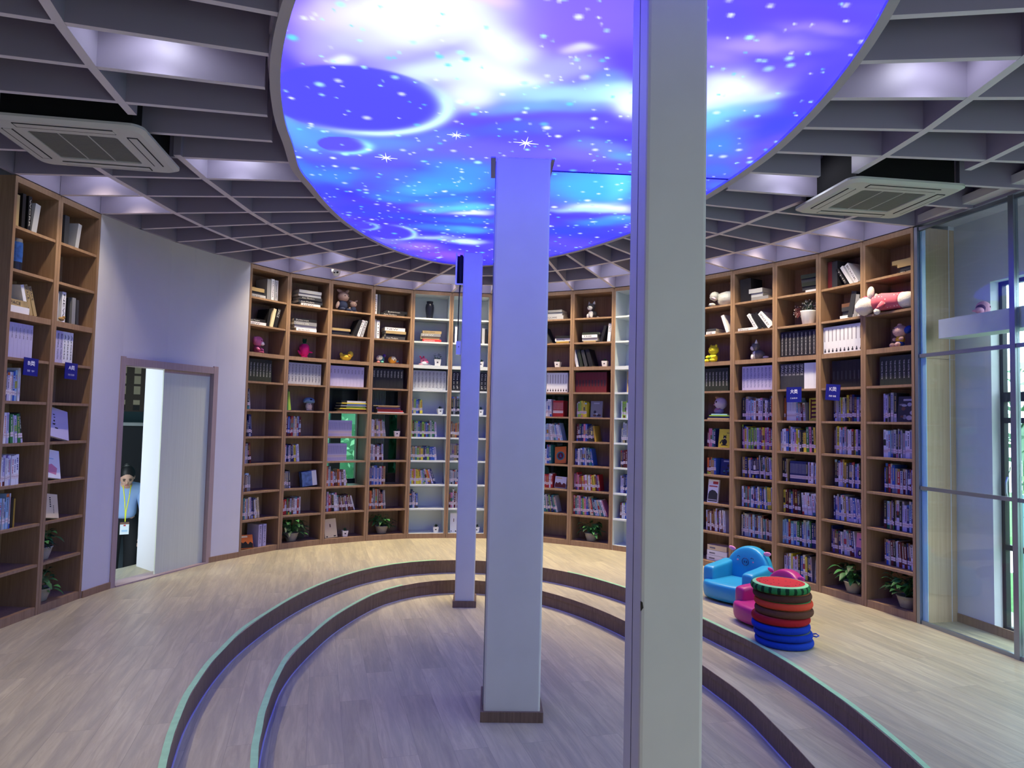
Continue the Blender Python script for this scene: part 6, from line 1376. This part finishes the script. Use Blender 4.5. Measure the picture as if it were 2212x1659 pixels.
# front = -y
bv = [(0, .06, .86), (0, .03, .98), (0, -.05, 1.14), (0, -.14, 1.25), (0, -.2, 1.30), (0, -.25, 1.335),             # 0-5 pelvis..neck
      (-.09, .05, .82), (-.10, .0, .46), (-.105, .02, .09), (-.11, -.09, .04), (.09, .05, .82), (.09, .02, .46), (.085, .06, .09), (.08, -.05, .04),   # legs
      (-.15, -.13, 1.235), (-.20, -.12, .99), (-.17, -.22, .80), (-.155, -.26, .735), (.15, -.13, 1.235), (.20, -.12, .99), (.17, -.2, .80), (.155, -.24, .735)]
be = [(0, 1), (1, 2), (2, 3), (3, 4), (4, 5), (0, 6), (6, 7), (7, 8), (8, 9), (0, 10), (10, 11), (11, 12), (12, 13), (3, 14), (14, 15), (15, 16), (16, 17), (3, 18), (18, 19), (19, 20), (20, 21)]
br_ = [(.085, .075), (.08, .07), (.09, .07), (.062, .05), (.044, .044), (.042, .042), (.07, .07), (.05, .05), (.035, .035), (.03, .028), (.075, .08), (.05, .05), (.035, .035), (.03, .028), (.036, .036), (.034, .034), (.027, .027), (.025, .02), (.036, .036), (.034, .034), (.027, .027), (.025, .02)]
body = skin_body('body', t, bv, be, br_, SKIN)
# head bent down, face towards the floor in front
hd = MB(); HM = Matrix.Translation((0, -.285, 1.385)) @ Matrix.Rotation(.62, 4, 'X')
hd.ell((0, 0, 0), (.073, .09, .108), SKIN, HM, seg=28, rings=20); hd.ell((0, -.045, -.062), (.045, .04, .04), SKIN, HM); hd.ell((0, -.09, -.012), (.011, .016, .024), SKIN, HM, seg=10, rings=8)
for sx in (-1, 1): hd.ell((sx * .074, .01, -.01), (.01, .022, .032), SKIN, HM, seg=10, rings=8)
hd.build('head', t, smooth=True)
b = MB()
for sx in (-1, 1): b.ell((sx * .03, -.084, .012), (.014, .008, .005), EYE, HM, seg=10, rings=6); b.ell((sx * .031, -.088, .034), (.018, .006, .004), HAIR, HM, seg=10, rings=6)
b.build('eyes', t); b = MB(); b.ell((0, -.088, -.052), (.022, .008, .006), mat('lips', srgb(170, 100, 96), .5), HM, seg=12, rings=6); b.build('mouth', t)
b = MB(); b.ell((0, .02, .032), (.083, .092, .098), HAIR, HM, seg=26, rings=18); b.ell((0, .1, .05), (.045, .04, .045), HAIR, HM); b.build('hair', t, smooth=True)
sv = [bv[0], bv[1], bv[2], bv[3], bv[4], bv[14], bv[15], (-.19, -.19, .86), bv[18], bv[19], (.19, -.17, .86)]
sv[0] = (0, .04, .87)
se = [(0, 1), (1, 2), (2, 3), (3, 4), (3, 5), (5, 6), (6, 7), (3, 8), (8, 9), (9, 10)]
skin_body('shirt', t, sv, se, [(.155, .125), (.14, .115), (.15, .11), (.13, .10), (.072, .066), (.068, .062), (.056, .056), (.048, .048), (.065, .06), (.056, .056), (.048, .048)], SHIRT)
tv = [(0, .05, .97)] + [bv[i] for i in (0, 6, 7, 8, 10, 11, 12)]
skin_body('trousers', t, tv, [(0, 1), (1, 2), (2, 3), (3, 4), (1, 5), (5, 6), (6, 7)], [(.13, .105), (.145, .12), (.1, .1), (.08, .08), (.072, .072), (.1, .1), (.08, .08), (.072, .072)], TROU)
for k in (9, 13):
    b = MB(); x, y, z_ = bv[k]; b.ell((x, y - .01, .04), (.045, .12, .038), SHOE, seg=18, rings=10); b.build('shoe', t, smooth=True)
def hand(sx, wr):
    b = MB(); wr = Vector(wr); b.ell(wr + Vector((0, -.015, -.045)), (.016, .036, .045), SKIN, seg=14, rings=10)
    for k, L in enumerate((.06, .072, .068, .052)):
        y0 = -.042 + k * .018; p = wr + Vector((0, y0, -.08)); b.tube([p, p + Vector((-sx * .006, -.004, -L * .5)), p + Vector((-sx * .02, -.006, -L * .9))], [.0085, .0075, .006], SKIN)
    p = wr + Vector((0, -.045, -.035)); b.tube([p, p + Vector((-sx * .012, -.022, -.02)), p + Vector((-sx * .02, -.03, -.042))], [.01, .009, .007], SKIN)
    b.build('hand', t, smooth=True)
hand(-1, bv[17]); hand(1, bv[21])
LY = mat('yellow_lanyard', srgb(225, 230, 60), .6)
b = MB(); b.tube([(-.035, -.29, 1.30), (-.015, -.315, 1.15), (.0, -.30, 1.0), (.004, -.285, .88)], .0055, LY); b.tube([(.045, -.285, 1.29), (.03, -.32, 1.15), (.008, -.305, 1.0), (.004, -.285, .88)], .0055, LY); b.build('lanyard', t, smooth=True)
b = MB(); b.box(-.045, -.295, .74, .045, -.288, .875, mat('badge_card', srgb(205, 214, 220), .5)); b.box(-.045, -.2962, .852, .045, -.295, .875, cm('brown')); b.box(-.01, -.2962, .832, .012, -.295, .848, cm('red')); b.box(-.028, -.2962, .77, .03, -.295, .79, cm('pale blue')); b.build('badge', t)
# shelving of pale volumes and navy cabinet behind the person
t = empty('wall_shelving', NM @ Matrix.Translation((0, 6.6, 0)), 'high shelving with rows of pale volumes seen through the doorway', 'shelf')
LOC = mat('dull_oak', srgb(92, 80, 72), .7); b = MB(); b.box(-1.6, 0, 1.50, .68, .35, 2.40, {'all': LOC}); b.build('frame', t)
b = MB()
k = 0
while -1.5 + k * .22 < .5:
    x = -1.5 + k * .22; k += 1
    for z0 in (1.62, 1.80, 1.98, 2.16):
        b.box(x, -.01, z0, x + .10, .0, z0 + .14 if z0 > 1.7 else z0 + .08, cm('cream' if k % 3 else 'silver'))
b.build('pale_volumes', t); tag(b and t.children[-1], kind='stuff')
b = MB()
for k in range(9): b.box(-1.5 + k * .22, -.012, 1.52, -1.4 + k * .22, -.0, 1.61, cm('black'))
tag(b.build('dark_gaps', t), kind='stuff')
t = empty('cabinet', NM @ Matrix.Translation((0, 6.5, FLZ)), 'dark navy cabinet wall with a pale ledge, behind the person', 'cabinet')
b = MB(); b.box(-1.65, 0, 0, .70, .3, 1.87, NBM); b.build('body', t); b = MB(); b.box(-1.65, -.04, 1.875, .70, .3, 1.93, WHITE); b.build('ledge', t)

# ------------------------------------------------------------ lamps of the room, with added fill lights
def mid_cell(k, f=.84):      # point inside an outer lattice cell k (between spokes k and k+1)
    a = pt(I_[k], O_[k], f); b_ = pt(I_[k + 1], O_[k + 1], f); return pt(a, b_, .5)
WARM = (1, .82, .55); COOL = (.86, .88, 1)
n0 = next(i for i, o in enumerate(O_) if abs(o[1] - 4.711) < .01)      # spoke at the near end of the left bookcase
OUTER = [0, 1] + list(range(6, 22))
for k in OUTER:
    p = mid_cell(n0 + k, .83); spot('downlight', (p[0], p[1], 3.41), SPOT_POWER * (.8 if k < 2 else 1.25), WARM, 84, 1); spot('downlight_spill', (p[0], p[1], 3.40), 4.5, (.84, .84, 1), 172, .6, r=.06)
for k, f in ((-5, .22), (-1, .22), (6, .5), (10, .5), (15, .5), (23, .22), (27, .22)):
    p = mid_cell(n0 + k, f); spot('downlight', (p[0], p[1], 3.36), SPOT_POWER * .3, COOL, 84, 1); spot('downlight_spill', (p[0], p[1], 3.36), 5, COOL, 172, .6, r=.06)
for x, y, e in ((-2.5, 2.1, 1.9), (-1.7, .6, 1.7), (1.9, .2, .9), (0, -.6, .9), (2.7, 2.2, .7)): spot('downlight', (x, y, 3.3), SPOT_POWER * e, (1, .85, .62), 96, .8)  # unseen spots, added to fill the near floor with warm light
p = NM @ Vector((-.4, 4.0, 2.7)); area('next_room_fill', p, (0, 0, -1), 1.0, 1.0, 14, (.8, .95, 1))
p = NM @ Vector((-.9, 1.4, 2.6)); area('next_room_fill', p, (.3, -.3, -1), .5, .5, 3.5, (.72, .88, 1))  # unseen fill, added to brighten the white return beside the door
# sky portals at the windows
for (x0, x1) in ((.345, 1.65), (2.2, 3.8)):
    c = WT @ Vector(((x0 + x1) / 2, .2, 1.33)); n = WT.to_3x3() @ Vector((0, -1, 0))
    area('sky_portal', c, n, x1 - x0, 2.6, 10, portal=True)
area('sky_portal', (1.7, -1.62, 1.2), (0, 1, 0), 1.4, 1.4, 10, portal=True)
